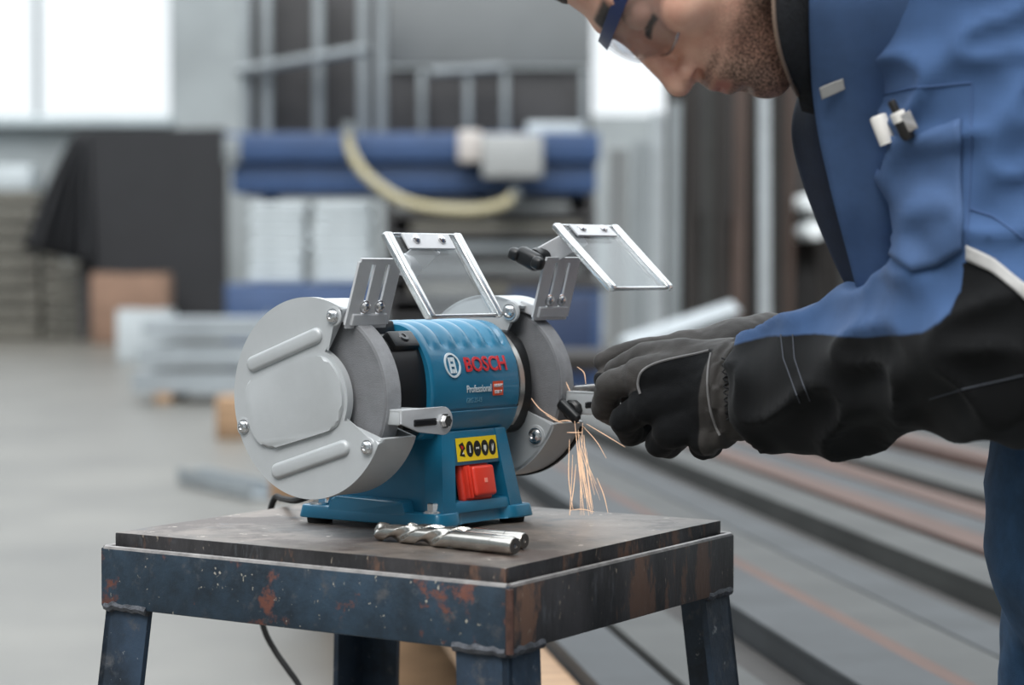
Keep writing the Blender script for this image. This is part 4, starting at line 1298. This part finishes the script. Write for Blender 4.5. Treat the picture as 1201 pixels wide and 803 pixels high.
# --- jacket: torso and two loose sleeves
up = np.array([0, 0, 1], np.float32)
cuff_l, cuff_r = A3((903, 460, 1.970)), A3((893, 405, 2.11))
def jacket_sdf(P):
    d = d_cone(P, A3((1096, -20, 1.95)), A3((1146, 150, 1.95)), .125, .125)
    d = smin(d, d_cone(P, A3((1146, 150, 1.95)), A3((1205, 360, 1.97)), .125, .118), .04)
    d = smin(d, d_cone(P, A3((1205, 360, 1.97)), A3((1265, 530, 2.0)), .118, .140), .04)
    d = smin(d, d_cone(P, sh_l + [0, .05, 0], sh_r + [0, -.05, 0], .085, .085), .06)
    d = smax(d, (P - A3((1120, 498, 1.9))) @ np.array([-.12, 0, -.99], np.float32), .008)    # hem
    # left sleeve
    a = d_cone(P, sh_l, el_l, .088, .078)
    fa = d_cone(P, el_l, A3((975, 438, 1.91)), .074, .056)
    fa = smin(fa, d_cone(P, A3((975, 440, 1.91)), cuff_l, .058, .052), .02)
    fa = smin(fa, d_cone(P, A3((1000, 462, 1.89)), A3((945, 492, 1.93)), .040, .027), .02)     # cloth sagging under the arm
    a = smin(a, fa, .035)
    cutl = ((P - cuff_l) @ ((cuff_l - el_l) / np.linalg.norm(cuff_l - el_l)))
    d = smin(d, a, .018)
    b_ = d_cone(P, sh_r, el_r, .080, .070); b_ = smin(b_, d_cone(P, el_r, cuff_r, .068, .040), .04)
    d = smin(d, b_, .02)
    dirl = (cuff_l - A3((975, 440, 1.91))); dirl /= np.linalg.norm(dirl)
    d = smax(d, (P - cuff_l) @ dirl, .004)                                     # clean cuff
    # hollow neck opening
    d = smin(d, d_cone(P, np.array(hp(-12, 0, -150), np.float32), A3((1066, -20, 1.93)), .070, .10), .03)
    d = smax(d, -d_cone(P, np.array(hp(4, 0, -40), np.float32), np.array(hp(-8, 0, -122), np.float32), .070, .068), .012)
    return d
V, Qd = surface_net(jacket_sdf, (.10, 1.58, .62), (.74, 2.36, 1.36), .0052)
# folds ---------------------------------------------------------------
N_ = vnormals(V, Qd)
def seg_t(P, a, b):
    ab = b - a; return ((P - a) @ ab) / float(ab @ ab)
disp = np.zeros(len(V))
axu = (el_l - sh_l) / np.linalg.norm(el_l - sh_l)
axf = (cuff_l - el_l) / np.linalg.norm(cuff_l - el_l)
tu, tf_ = seg_t(V, sh_l, el_l), seg_t(V, el_l, cuff_l)
def near(a, b, r): return np.clip(1 - (d_cone(V.astype(np.float32), a, b, .08, .06)) / r, 0, 1)
wu, wf = near(sh_l, el_l, .03), near(el_l, cuff_l, .03)
for i in range(len(V)):
    p = Vector(V[i])
    n0 = noise.fractal(p * 9.0, 1.0, 2.0, 3)
    n1_ = 1 - abs(noise.noise(Vector((p.x * 9 + p.z * 15, p.y * 9, p.z * 16 - p.x * 13)) + Vector((3, 1, 7))))
    dd_ = .0035 * n0 + .0125 * (n1_ ** 5 - .3)
    disp[i] = dd_
# bunched folds running across the inside of the elbow and round the forearm
pos = V[:, 0] * 1.0 + V[:, 2] * .75
fold = np.sin((V[:, 0] * .8 + V[:, 2] * 1.0) * 105 + 3.0 * np.sin(V[:, 1] * 20)) 
disp += .0058 * fold * np.clip(1 - np.abs(tu - .80) / .28, 0, 1) * wu
fold2 = np.sin((V[:, 0] * 1.0 - V[:, 2] * .6) * 95 + 2.0 * np.sin(V[:, 2] * 18))
disp += .0040 * fold2 * np.clip(1 - np.abs(tf_ - .30) / .45, 0, 1) * wf
fold3 = np.sin((V[:, 0] * .35 + V[:, 2] * 1.0) * 62 + 2.2 * np.sin(V[:, 0] * 25))
disp += .0044 * fold3 * np.clip(1 - np.abs(tu - .45) / .4, 0, 1) * wu
V = V + N_ * disp[:, None]
# colour panels: black forearm and elbow patch, grey piping strip (pattern cut across the sleeve)
ax_up = np.array([0, 0, 1.0]) - axf * axf[2]; ax_up /= np.linalg.norm(ax_up)
rel = V - (el_l + np.outer(np.clip(tf_, 0, 1.1), cuff_l - el_l))
hgt = rel @ ax_up
bl = [at(*p) for p in ((862, 404, 1.95), (900, 393, 1.925), (950, 390, 1.88), (1000, 393, 1.835), (1060, 386, 1.78), (1100, 362, 1.73), (1132, 328, 1.68))]
blackF = np.interp(V[:, 0], [p.x for p in bl], [p.z for p in bl]) - V[:, 2]
xz = lambda p: np.array([at(*p).x, at(*p).z])
s0, s1_ = xz((1134, 300, 1.68)), xz((1210, 356, 1.68))
nrm = np.array([-(s1_ - s0)[1], (s1_ - s0)[0]]); nrm /= np.linalg.norm(nrm)
below = -((V[:, [0, 2]] - s0) @ nrm)                       # positive under the strip line
right = V[:, 0] - xz((1130, 330, 1.68))[0]
black = np.where((tu > .55) & (V[:, 0] > xz((1128, 300, 1.68))[0]), np.minimum(below, right + .004), blackF)
armsel = np.maximum(np.where(wf > 0, 1, 0), np.where(wu > 0, 1, 0)).astype(bool) & (V[:, 1] < 1.99 + .0 * V[:, 0])
black = np.where(armsel, black, -.05)
black = np.where((V[:, 1] > 1.93) & (V[:, 0] > xz((1010, 400, 1.87))[0]), -.05, black)
m_jacket = attr_mix('jacket_cloth', (64, 90, 130), (12, 13, 15), 'black', .8, .8, .0012, .25, 1400.0, .10, .25, .06)
jo, VJ = net_mesh('jacket', V, Qd, m_jacket, person, ORG, dict(black=black), 1)
bvh = BVHTree.FromPolygons([Vector(v) for v in VJ], [tuple(int(i) for i in q) for q in Qd])
def hit(px, py, lift=.001):
    o = Vector((0, 0, CAMZ)); loc, n, i, dist = bvh.ray_cast(o, ray(px, py))
    if loc is None: return None
    if n.dot(ray(px, py)) > 0: n = -n
    return loc + n * lift
def sub(pts): return [p - PR for p in pts]
def seam(name, pixels, r, m, par=jo, lift=.0004, n=10):
    pts = []
    for (a, b), (c, d) in zip(pixels[:-1], pixels[1:]):
        for k in range(n): pts.append(hit(a + (c - a) * k / n, b + (d - b) * k / n, lift))
    pts.append(hit(*pixels[-1], lift))
    pts = [p for p in pts if p is not None]
    # a seam follows one surface: drop jumps in depth
    out = [pts[0]]
    for p in pts[1:]:
        if (p - out[-1]).length < .03: out.append(p)
    if len(out) > 2: tube(name, sub(out), r, m, par, 6)
def band(name, top, bot, m, par=jo, lift=.0016, n=14, rows=4, th=.0012):
    """strip of cloth laid on the jacket between two pixel lines"""
    def smp(line, t):
        f = t * (len(line) - 1); i = min(int(f), len(line) - 2); f -= i
        return line[i][0] * (1 - f) + line[i + 1][0] * f, line[i][1] * (1 - f) + line[i + 1][1] * f
    grid = []
    for j in range(rows + 1):
        r_ = []
        for i in range(n + 1):
            a, b = smp(top, i / n), smp(bot, i / n); s_ = j / rows
            r_.append(hit(a[0] * (1 - s_) + b[0] * s_, a[1] * (1 - s_) + b[1] * s_, lift))
        grid.append(r_)
    last = None
    bm = bmesh.new(); vs = []
    for r_ in grid:
        rr = []
        for p in r_:
            if p is None: p = last
            last = p; rr.append(bm.verts.new(p - PR))
        vs.append(rr)
    for j in range(rows):
        for i in range(n): bm.faces.new((vs[j][i], vs[j][i + 1], vs[j + 1][i + 1], vs[j + 1][i]))
    o = obj(name, bm, m, par, smooth=True, angle=80)
    md = o.modifiers.new('thick', 'SOLIDIFY'); md.thickness = th; md.offset = 0
    return o
m_seam = mat('seam_thread', (60, 86, 128), rough=.8)
m_strip = mat('reflective_strip', (170, 168, 166), rough=.55, var=.1, vscale=60)
m_lining = mat('jacket_lining', (22, 32, 52), rough=.8, var=.25, vscale=30, bump=.2, bscale=700)
m_fleece = mat('collar_fleece', (20, 22, 27), rough=.95, var=.4, vscale=200, bump=.8, bscale=500)
m_pocket = mat('pocket_cloth', (64, 90, 130), rough=.8, var=.1, vscale=30, bump=.25, bscale=1400)
band('reflective_strip', [(1134, 287), (1165, 302), (1201, 332), (1230, 356)], [(1134, 305), (1165, 320), (1201, 350), (1230, 376)], m_strip)
seam('seam', [(1140, 96), (1139, 200), (1134, 288)], .0007, m_seam)
seam('seam', [(1028, 112), (1070, 103), (1140, 97)], .0007, m_seam)
seam('seam', [(1138, 245), (1165, 254), (1201, 280)], .0007, m_seam)
seam('seam', [(972, 148), (1010, 128)], .0007, m_seam)
seam('stitch_line', [(916, 392), (919, 420), (930, 450), (938, 472)], .0005, mat('stitch_grey', (72, 76, 84), .8))
seam('stitch_line', [(930, 392), (932, 420), (942, 450), (950, 470)], .0005, MATS['stitch_grey'])
seam('stitch_line', [(1090, 468), (1130, 456), (1200, 440)], .0005, MATS['stitch_grey'])
band('sleeve_pocket', [(1022, 168), (1050, 160), (1080, 158), (1128, 140)], [(1046, 300), (1070, 318), (1100, 312), (1130, 292)], m_pocket, jo, .0022, 18, 16, .002)
# open front edge with dark lining, and the stand-up collar
def sheet(name, outer, inner, m, par, th=.005, n=26, bul=.006):
    A_, B_ = spline([at(*p) for p in outer], 6), spline([at(*p) for p in inner], 6)
    k = min(len(A_), len(B_)); A_, B_ = A_[:k], B_[:k]
    bm = bmesh.new(); rows = []
    for a, b2 in zip(A_, B_):
        row = []
        for s_ in range(15):
            p = a.lerp(b2, s_ / 14)
            wv = math.sin(math.pi * s_ / 14)
            fo = noise.noise(Vector((p.x * 34, p.y * 8, p.z * 9 + p.x * 12))) * (1.6 * bul) * wv
            row.append(bm.verts.new(p + Vector((0, -bul * wv - fo, 0)) - PR))
        rows.append(row)
    for r0, r1 in zip(rows[:-1], rows[1:]):
        for i in range(14): bm.faces.new((r0[i], r0[i + 1], r1[i + 1], r1[i]))
    o = obj(name, bm, m, par, smooth=True, angle=80)
    md = o.modifiers.new('thick', 'SOLIDIFY'); md.thickness = th
    return o
sheet('front_lining', [(938, 105, 1.84), (929, 140, 1.83), (930, 172, 1.83), (943, 220, 1.84), (962, 270, 1.85), (984, 320, 1.86), (1004, 356, 1.87)],
      [(972, 100, 1.80), (968, 140, 1.795), (970, 172, 1.795), (982, 220, 1.80), (996, 270, 1.81), (1010, 315, 1.82), (1024, 350, 1.83)], m_lining, jo)
sheet('front_facing', [(950, -70, 1.715), (949, 0, 1.722), (950, 60, 1.742), (953, 110, 1.762), (960, 160, 1.775), (970, 205, 1.785), (981, 250, 1.795), (993, 295, 1.81), (1006, 345, 1.825)],
      [(1080, -70, 1.69), (1075, 0, 1.70), (1070, 60, 1.72), (1066, 110, 1.745), (1066, 160, 1.765), (1068, 205, 1.775), (1072, 250, 1.785), (1078, 295, 1.80), (1086, 345, 1.81)], m_pocket, jo, .004, 26, .005)
sheet('chest_strip', [(961, 103, 1.752), (975, 97, 1.748), (989, 92, 1.744)], [(964, 116, 1.756), (978, 110, 1.752), (991, 104, 1.748)], m_strip, jo, .0012, 26, 0)
sheet('collar', [(905, -60, 1.735), (906, -10, 1.728), (908, 30, 1.727), (915, 65, 1.735), (926, 95, 1.755), (935, 112, 1.785), (940, 130, 1.80)],
      [(958, -60, 1.735), (956, -10, 1.735), (954, 30, 1.74), (953, 65, 1.75), (955, 95, 1.765), (960, 118, 1.785), (966, 140, 1.795)], m_fleece, jo, .006)
tube('zip', [p - PR + Vector((0, -.004, 0)) for p in spline([at(905, -60, 1.735), at(906, -10, 1.728), at(908, 30, 1.727), at(915, 65, 1.735), at(926, 95, 1.755), at(935, 112, 1.785)], 8)], .0016, mat('zip_brass', (132, 112, 98), .4, .5), jo, 6)

# --- jeans
def jeans_sdf(P):
    d = d_cone(P, hipc + [0, 0, .05], hipc + [0, 0, -.05], .135, .14)
    for sd in (-1, 1):
        h, k, a = kn(sd)
        d = smin(d, d_cone(P, h, k, .100, .080), .035); d = smin(d, d_cone(P, k, a, .078, .064), .03)
    d = smax(d, P[..., 2] - (hipc[2] + .10), .01)
    d = smax(d, .075 - P[..., 2], .004)
    return d
V, Qd = surface_net(jeans_sdf, (.22, 1.72, .06), (.70, 2.32, .98), .0075)
N_ = vnormals(V, Qd)
V = V + N_ * np.array([.004 * noise.fractal(Vector(v) * 14, 1.0, 2.0, 3) + .004 * (1 - abs(noise.noise(Vector((v[0] * 8, v[1] * 8, v[2] * 22))))) ** 3 for v in V])[:, None]
net_mesh('jeans', V, Qd, mat('denim', (50, 84, 118), rough=.85, var=.35, vscale=22, bump=.4, bscale=1200), person, ORG, None, 1)
for sd in (-1, 1):
    h, k, a = kn(sd)
    def shoe_sdf(P, a=a):
        c = np.array([a[0], a[1], .045], np.float32)
        d = d_cone(P, c + [0, 0, .05], c, .048, .045); d = smin(d, d_cone(P, c, c + [-.13, .02, -.008], .042, .036), .03)
        return smax(d, .003 - P[..., 2], .004)
    V, Qd = surface_net(shoe_sdf, a - [.24, .1, .12], a + [.1, .12, .08], .009)
    net_mesh('shoe', V, Qd, mat('shoe_leather', (36, 32, 30), rough=.5), person, ORG, None, 1)

# --- gloves
def chain(P, pts, radii, d=None, k=.004):
    Q_ = [A3(p) for p in pts]
    c = None
    for a, b_, r0, r1 in zip(Q_[:-1], Q_[1:], radii[:-1], radii[1:]):
        e = d_cone(P, a, b_, r0, r1)
        c = e if c is None else np.minimum(c, e)
    return c if d is None else smin(d, c, k)
LW = (884, 455, 1.985)
LK = [(752, 441, 2.005), (760, 474, 2.000), (788, 503, 1.995), (828, 511, 1.990)]           # knuckles, index to little
LF = [[LK[0], (715, 452, 2.025), (709, 478, 2.050), (724, 489, 2.075)], [LK[1], (732, 492, 2.018), (740, 508, 2.045), (756, 502, 2.065)],
      [LK[2], (774, 519, 2.010), (785, 522, 2.040), (800, 510, 2.055)], [LK[3], (825, 522, 2.004), (833, 521, 2.030), (845, 508, 2.040)]]
LT = [(848, 424, 2.000), (800, 416, 2.010), (757, 419, 2.030), (722, 434, 2.052)]
def glove_l(P):
    d = None
    for k_, s_ in zip(LK, ((868, 428, 1.992), (868, 446, 1.988), (868, 466, 1.988), (868, 484, 1.990))):
        e = d_cone(P, A3(s_), A3(k_), .0205, .0170)
        d = e if d is None else smin(d, e, .005)
    d = smin(d, d_cone(P, A3((845, 455, 2.005)), A3((790, 462, 2.02)), .028, .024), .012)   # palm
    for f in LF: d = chain(P, f, (.0142, .0128, .0118, .0100), d, .0018)
    d = chain(P, LT, (.0175, .0150, .0132, .0105), d, .006)
    cuff = d_cone(P, A3((862, 455, 1.990)), A3((900, 460, 1.972)), .0405, .0360)
    d = smin(d, cuff, .012)
    return d
V, Qd = surface_net(glove_l, (.05, 1.90, .79), (.26, 2.12, .98), .0019)
N_ = vnormals(V, Qd)
Vf = V.astype(np.float32)
dfing = np.minimum.reduce([chain(Vf, f[:1] + f[1:], (.0150, .0130, .0118, .0100)) for f in LF])
axg = A3((900, 462, 1.972)) - A3((862, 455, 1.990)); Lg = np.linalg.norm(axg); axg = axg / Lg
tw = (Vf - A3((862, 455, 1.990))) @ axg
gather = np.clip(1 - np.abs(tw - .004) / .016, 0, 1)
V = V + N_ * (np.array([.0006 * noise.noise(Vector(v) * 60) + .0007 * noise.noise(Vector(v) * 150) for v in V]) + gather * .0018 * (np.sin(tw * 520) * np.sign(np.sin((Vf[:, 2] - .86) * 160)) - .5))[:, None]
# leather: thumb, top of the hand, finger tips and cuff; black cloth: back of the hand
zline = np.interp(V[:, 0], [at(740, 430, 2).x, at(760, 425, 2).x, at(800, 418, 2).x, at(832, 410, 2).x], [at(740, 448, 2).z, at(760, 426, 2).z, at(800, 416, 2).z, at(832, 408, 2).z])
backcloth = np.minimum.reduce([zline - V[:, 2], V[:, 0] - at(747, 450, 2).x, -.012 - tw, 2.035 - V[:, 1]])
d_ix = chain(Vf, LF[0], (.0142, .0128, .0118, .0100)); d_th = chain(Vf, LT, (.0175, .0150, .0132, .0105))
d_ot = np.minimum.reduce([chain(Vf, f, (.0142, .0128, .0118, .0100)) for f in LF[1:]])
tipdark = np.minimum(d_ix, d_th) - d_ot
m_glove = attr_mix('glove_leather', (64, 61, 59), (15, 16, 18), 'cloth', .6, .85, .0008, .35, 900.0, .25, .2, .05)
go, VG = net_mesh('glove', V, Qd, m_glove, person, ORG, dict(cloth=np.maximum(backcloth, np.where(V[:, 0] < at(790, 450, 2).x, tipdark, -.01))), 1)
go['label'] = 'left glove with black cloth back and grey leather cuff'
gb_ = BVHTree.FromPolygons([Vector(v) for v in VG], [tuple(int(i) for i in q) for q in Qd])
def ghit(px, py, lift=.0004):
    loc, n, i, dist = gb_.ray_cast(Vector((0, 0, CAMZ)), ray(px, py))
    if loc is None: return None
    if n.dot(ray(px, py)) > 0: n = -n
    return loc + n * lift
def gtube(name, px, r, m):
    pts = [ghit(*p) for p in px]; pts = [p - PR for p in pts if p is not None]
    if len(pts) > 2: tube(name, spline(pts, 4), r, m, go, 6)
m_pipe = mat('glove_piping', (122, 120, 120), rough=.6)
gtube('piping', [(834, 414), (831, 430), (830, 448), (831, 466), (834, 484), (839, 500), (844, 510)], .0011, m_pipe)
gtube('piping', [(832, 411), (815, 415), (795, 419), (775, 424), (760, 430), (751, 438), (748, 450), (751, 462)], .0012, m_pipe)

for o_ in (0, 1):
    zz = [(854 + (7 if (k + o_) % 2 else -7) + k * .5, 420 + k * 8) for k in range(10)]
    gtube('elastic_stitch', zz, .0009, mat('stitch_black', (22, 22, 24), .8))
RK = [(802, 408, 2.110), (806, 424, 2.100), (812, 440, 2.100), (822, 452, 2.105)]
RF = [[RK[0], (752, 412, 2.105), (724, 418, 2.100), (708, 424, 2.096)], [RK[1], (760, 434, 2.085), (730, 438, 2.085), (708, 446, 2.088)],
      [RK[2], (765, 452, 2.095), (750, 462, 2.100), (738, 466, 2.110)], [RK[3], (780, 464, 2.100), (768, 470, 2.110), (760, 472, 2.120)]]
RT = [(845, 432, 2.070), (795, 434, 2.062), (752, 442, 2.062), (722, 452, 2.072)]
def glove_r(P):
    d = None
    for k_, s_ in zip(RK, ((872, 406, 2.105), (872, 416, 2.10), (872, 428, 2.10), (872, 440, 2.105))):
        e = d_cone(P, A3(s_), A3(k_), .0185, .0165); d = e if d is None else smin(d, e, .012)
    for f in RF: d = chain(P, f, (.0135, .0120, .0108, .0092), d, .004)
    d = chain(P, RT, (.0165, .0145, .0128, .0100), d, .006)
    return smin(d, d_cone(P, A3((866, 418, 2.10)), A3((902, 410, 2.12)), .034, .034), .012)
V, Qd = surface_net(glove_r, (.05, 2.0, .81), (.28, 2.18, .99), .0022)
N_ = vnormals(V, Qd)
V = V + N_ * np.array([.0006 * noise.noise(Vector(v) * 60) + .0006 * noise.noise(Vector(v) * 150) for v in V])[:, None]
go2, _ = net_mesh('glove', V, Qd, m_glove, person, ORG, dict(cloth=np.where(V[:, 2] < at(600, 436, 2.1).z, .004, -.01)), 1)
go2['label'] = 'right glove with grey leather fingers behind the left one'

# ================================================================== things on the worker
# safety glasses: clear wrap lens, navy temples
gls = empty('safety_glasses', hp(85, 0, 5), 0, 'clear wrap-around safety glasses with navy temples on the worker', 'glasses')
GO = hp(85, 0, 5)
bm = bmesh.new(); rows = []
for j in range(13):
    v_ = j / 12; u0 = 20 - 50 * v_
    r_ = []
    for i in range(33):
        s_ = -1 + 2 * i / 32; a = s_ * R(84)
        bulge = 1 - .10 * (2 * v_ - 1) ** 2
        notch = 16 * math.exp(-(s_ * 84 / 12) ** 2) * max(0, v_ - .45)          # room for the nose
        f = 24 + 74 * math.cos(a) * bulge; l = 68 * math.sin(a)
        u = u0 * (1 - .25 * abs(s_) ** 3) + notch
        r_.append(bm.verts.new(hp(f, l, u) - GO))
    rows.append(r_)
for r0, r1 in zip(rows[:-1], rows[1:]):
    for i in range(32): bm.faces.new((r0[i], r0[i + 1], r1[i + 1], r1[i]))
m_lens = clear_mat('lens', (.90, .90, .91), .04, .03)
m_lensrim = clear_mat('lens_rim', (.85, .82, .80), .35, .15)
m_navy = mat('temple_navy', (36, 52, 96), rough=.4)
ln_ = obj('lens', bm, m_lens, gls, smooth=True, angle=80)
md = ln_.modifiers.new('thick', 'SOLIDIFY'); md.thickness = .0018
def gpt(s_, v_):
    a = s_ * R(84); u0 = 20 - 50 * v_; bulge = 1 - .10 * (2 * v_ - 1) ** 2
    notch = 16 * math.exp(-(s_ * 84 / 12) ** 2) * max(0, v_ - .45)
    return hp(24 + 74 * math.cos(a) * bulge, 68 * math.sin(a), u0 * (1 - .25 * abs(s_) ** 3) + notch) - GO
tube('lens_rim', [gpt(-1 + 2 * i / 40, 1.0) for i in range(41)], .0012, m_lensrim, ln_, 6)
tube('lens_rim', [gpt(-1 + 2 * i / 40, 0.0) for i in range(41)], .0012, m_lensrim, ln_, 6)
bm = bmesh.new(); rr = []
for i in range(49):
    s_ = -1 + 2 * i / 48
    c0, c1 = gpt(s_, -.04), gpt(s_, .12 + .06 * abs(s_))
    o0 = (c0 - gpt(s_, .5)); outv = Fd * math.cos(s_ * R(84)) + Ld * math.sin(s_ * R(84))
    rr.append([bm.verts.new(p + outv * k_) for p, k_ in ((c0, .0022), (c0, -.0012), (c1, -.0012), (c1, .0022))])
for r0, r1 in zip(rr[:-1], rr[1:]):
    for i in range(4): bm.faces.new((r0[i], r0[(i + 1) % 4], r1[(i + 1) % 4], r1[i]))
bm.faces.new(rr[0][::-1]); bm.faces.new(rr[-1])
obj('brow_bar', bm, m_navy, gls, smooth=True)
for s_ in (-1, 1):
    pts = [gpt(s_ * .80, .06), gpt(s_ * .92, .12), hp(20, 74 * s_, 16) - GO, hp(-15, 80 * s_, 10) - GO, hp(-40, 80 * s_, -2) - GO, hp(-52, 76 * s_, -18) - GO]
    bm = bmesh.new()
    sp2 = spline(pts, 6); rr = []
    for k, p in enumerate(sp2):
        t = (sp2[min(k + 1, len(sp2) - 1)] - sp2[max(k - 1, 0)]).normalized()
        side = (Ud - t * Ud.dot(t)).normalized(); out = t.cross(side)
        hgt_ = .0075 * (1 - .5 * k / len(sp2))
        rr.append([bm.verts.new(p + side * hgt_ * a_ + out * .0016 * c_) for a_, c_ in ((1, 1), (1, -1), (-1, -1), (-1, 1))])
    for r0, r1 in zip(rr[:-1], rr[1:]):
        for i in range(4): bm.faces.new((r0[i], r0[(i + 1) % 4], r1[(i + 1) % 4], r1[i]))
    bm.faces.new(rr[0][::-1]); bm.faces.new(rr[-1])
    obj('temple', bm, m_navy, gls, smooth=True)

# pens in the sleeve pocket
m_penw = mat('pen_white', (226, 222, 216), rough=.35)
m_pens = mat('pen_silver', (196, 190, 188), rough=.25, metal=.8)
m_penb = mat('pen_black', (30, 28, 28), rough=.35)
def pen(p_top, p_bot, r, label, clip):
    """a capped pen tucked into the pocket; its lower end is under the cloth"""
    ym = hit((p_top[0] + p_bot[0]) / 2 + 6, (p_top[1] + p_bot[1]) / 2, 0).y - r * .9
    a, b2 = at(*p_top, ym), at(*p_bot, ym)
    e = empty('pen', a, 0, label, 'pen')
    d = (b2 - a); L = d.length; d.normalize()
    if not clip:
        lathe('cap', [(0, r * .55), (.0006, r * .9), (.002, r), (L, r), (L, 0)], (0, 0, 0), d, m_penw, e, 20)
    else:
        lathe('push_button', [(0, r * .45), (.002, r * .55), (L * .36, r * .55)], (0, 0, 0), d, m_penb, e, 16)
        lathe('collar', [(L * .34, r * .8), (L * .36, r), (L * .62, r)], (0, 0, 0), d, m_penw, e, 16)
        lathe('barrel', [(L * .62, r * .95), (L, r * .95), (L + .004, r * .7)], (0, 0, 0), d, m_penb, e, 16)
        vd = -ray(*p_top)
        sd_ = d.cross(vd).normalized()
        rot = Matrix((sd_, d, sd_.cross(d))).transposed()
        box('clip', d * (L * .72) + sd_ * (-r * .9) + vd * r, (r * 1.3, L * .52, .0016), m_pens, e, rot=rot, bevel=.0004)
    return e
pen((1029, 135), (1042, 168), .0066, 'thick white capped marker tucked in the sleeve pocket', False)
pen((1045, 118), (1064, 157), .0058, 'slim pen with black button and silver clip in the sleeve pocket', True)

# workpiece held against the wheel
wa, wb = at(671, 459, 2.155), at(745, 452, 2.085)
wp = empty('workpiece', wa, 0, 'small steel rod held in the gloves against the right wheel', 'workpiece')
m_hot = mat('workpiece_steel', (150, 148, 146), rough=.35, metal=.8, var=.3, vscale=150)
tube('rod', [Vector((0, 0, 0)), (wb - wa) * .08, wb - wa], .005, m_hot, wp, 16, [.0042, .005, .005])
lathe('ground_tip', [(-.004, .0015), (0, .0042), (.004, .0052)], (0, 0, 0), (wb - wa).normalized(), mat('scorched_tip', (120, 62, 44), .5, .6), wp, 16)

# sparks: thin glowing streaks falling from the contact point
m_spark = bpy.data.materials.new('spark'); m_spark.use_nodes = True
nt = m_spark.node_tree; nt.nodes.clear()
o_ = nt.nodes.new('ShaderNodeOutputMaterial'); e_ = nt.nodes.new('ShaderNodeEmission')
e_.inputs['Color'].default_value = (1.0, .66, .44, 1); e_.inputs['Strength'].default_value = .85
nt.links.new(e_.outputs[0], o_.inputs['Surface'])
bm = bmesh.new()
random.seed(3)
def streak(pix, r):
    P_ = spline([at(*p) for p in pix], 5); n = len(P_)
    b_tube(bm, P_, r, 4, [r * (.35 + .65 * math.sin(math.pi * min(1, (k + .6) / n))) for k in range(n)])
for i in range(20):
    x0, y0 = 676 + random.gauss(0, 4), 490 + random.uniform(0, 60)
    xe = 690 + random.gauss(0, 11); ye = min(604, y0 + random.uniform(35, 100))
    fr_ = (y0 - 485) / 120
    x0 += fr_ * (xe - x0)
    Y0, Y1 = 2.125 - .02 * random.random(), 2.12 + random.uniform(-.05, .04)
    streak([(x0, y0, Y0), ((x0 * .6 + xe * .4), (y0 * .5 + ye * .5), (Y0 + Y1) / 2), (xe, ye, Y1)], random.uniform(.0002, .00045))
for pix in ([(688, 497, 2.12), (710, 510, 2.11), (733, 524, 2.10)], [(684, 500, 2.12), (700, 518, 2.11), (711, 537, 2.10)], [(640, 486, 2.13), (650, 492, 2.13), (660, 496, 2.13)],
            [(621, 464, 2.14), (634, 480, 2.14), (655, 493, 2.135)], [(677, 430, 2.14), (685, 437, 2.14), (687, 450, 2.13)], [(665, 507, 2.12), (673, 507, 2.12), (683, 507, 2.12)],
            [(668, 515, 2.12), (667, 560, 2.12), (672, 597, 2.12)], [(700, 560, 2.12), (708, 580, 2.12), (713, 601, 2.12)], [(706, 489, 2.11), (716, 490, 2.10), (723, 483, 2.10)],
            [(669, 598, 2.13), (683, 597, 2.13), (697, 600, 2.13)], [(655, 494, 2.13), (665, 493, 2.13), (680, 496, 2.13)], [(664, 448, 2.14), (667, 455, 2.14), (670, 463, 2.14)]):
    streak(pix, .0004)
so = obj('sparks', bm, m_spark)
tag(so, 'shower of orange sparks falling from the right wheel to the table', 'sparks', kind='stuff')
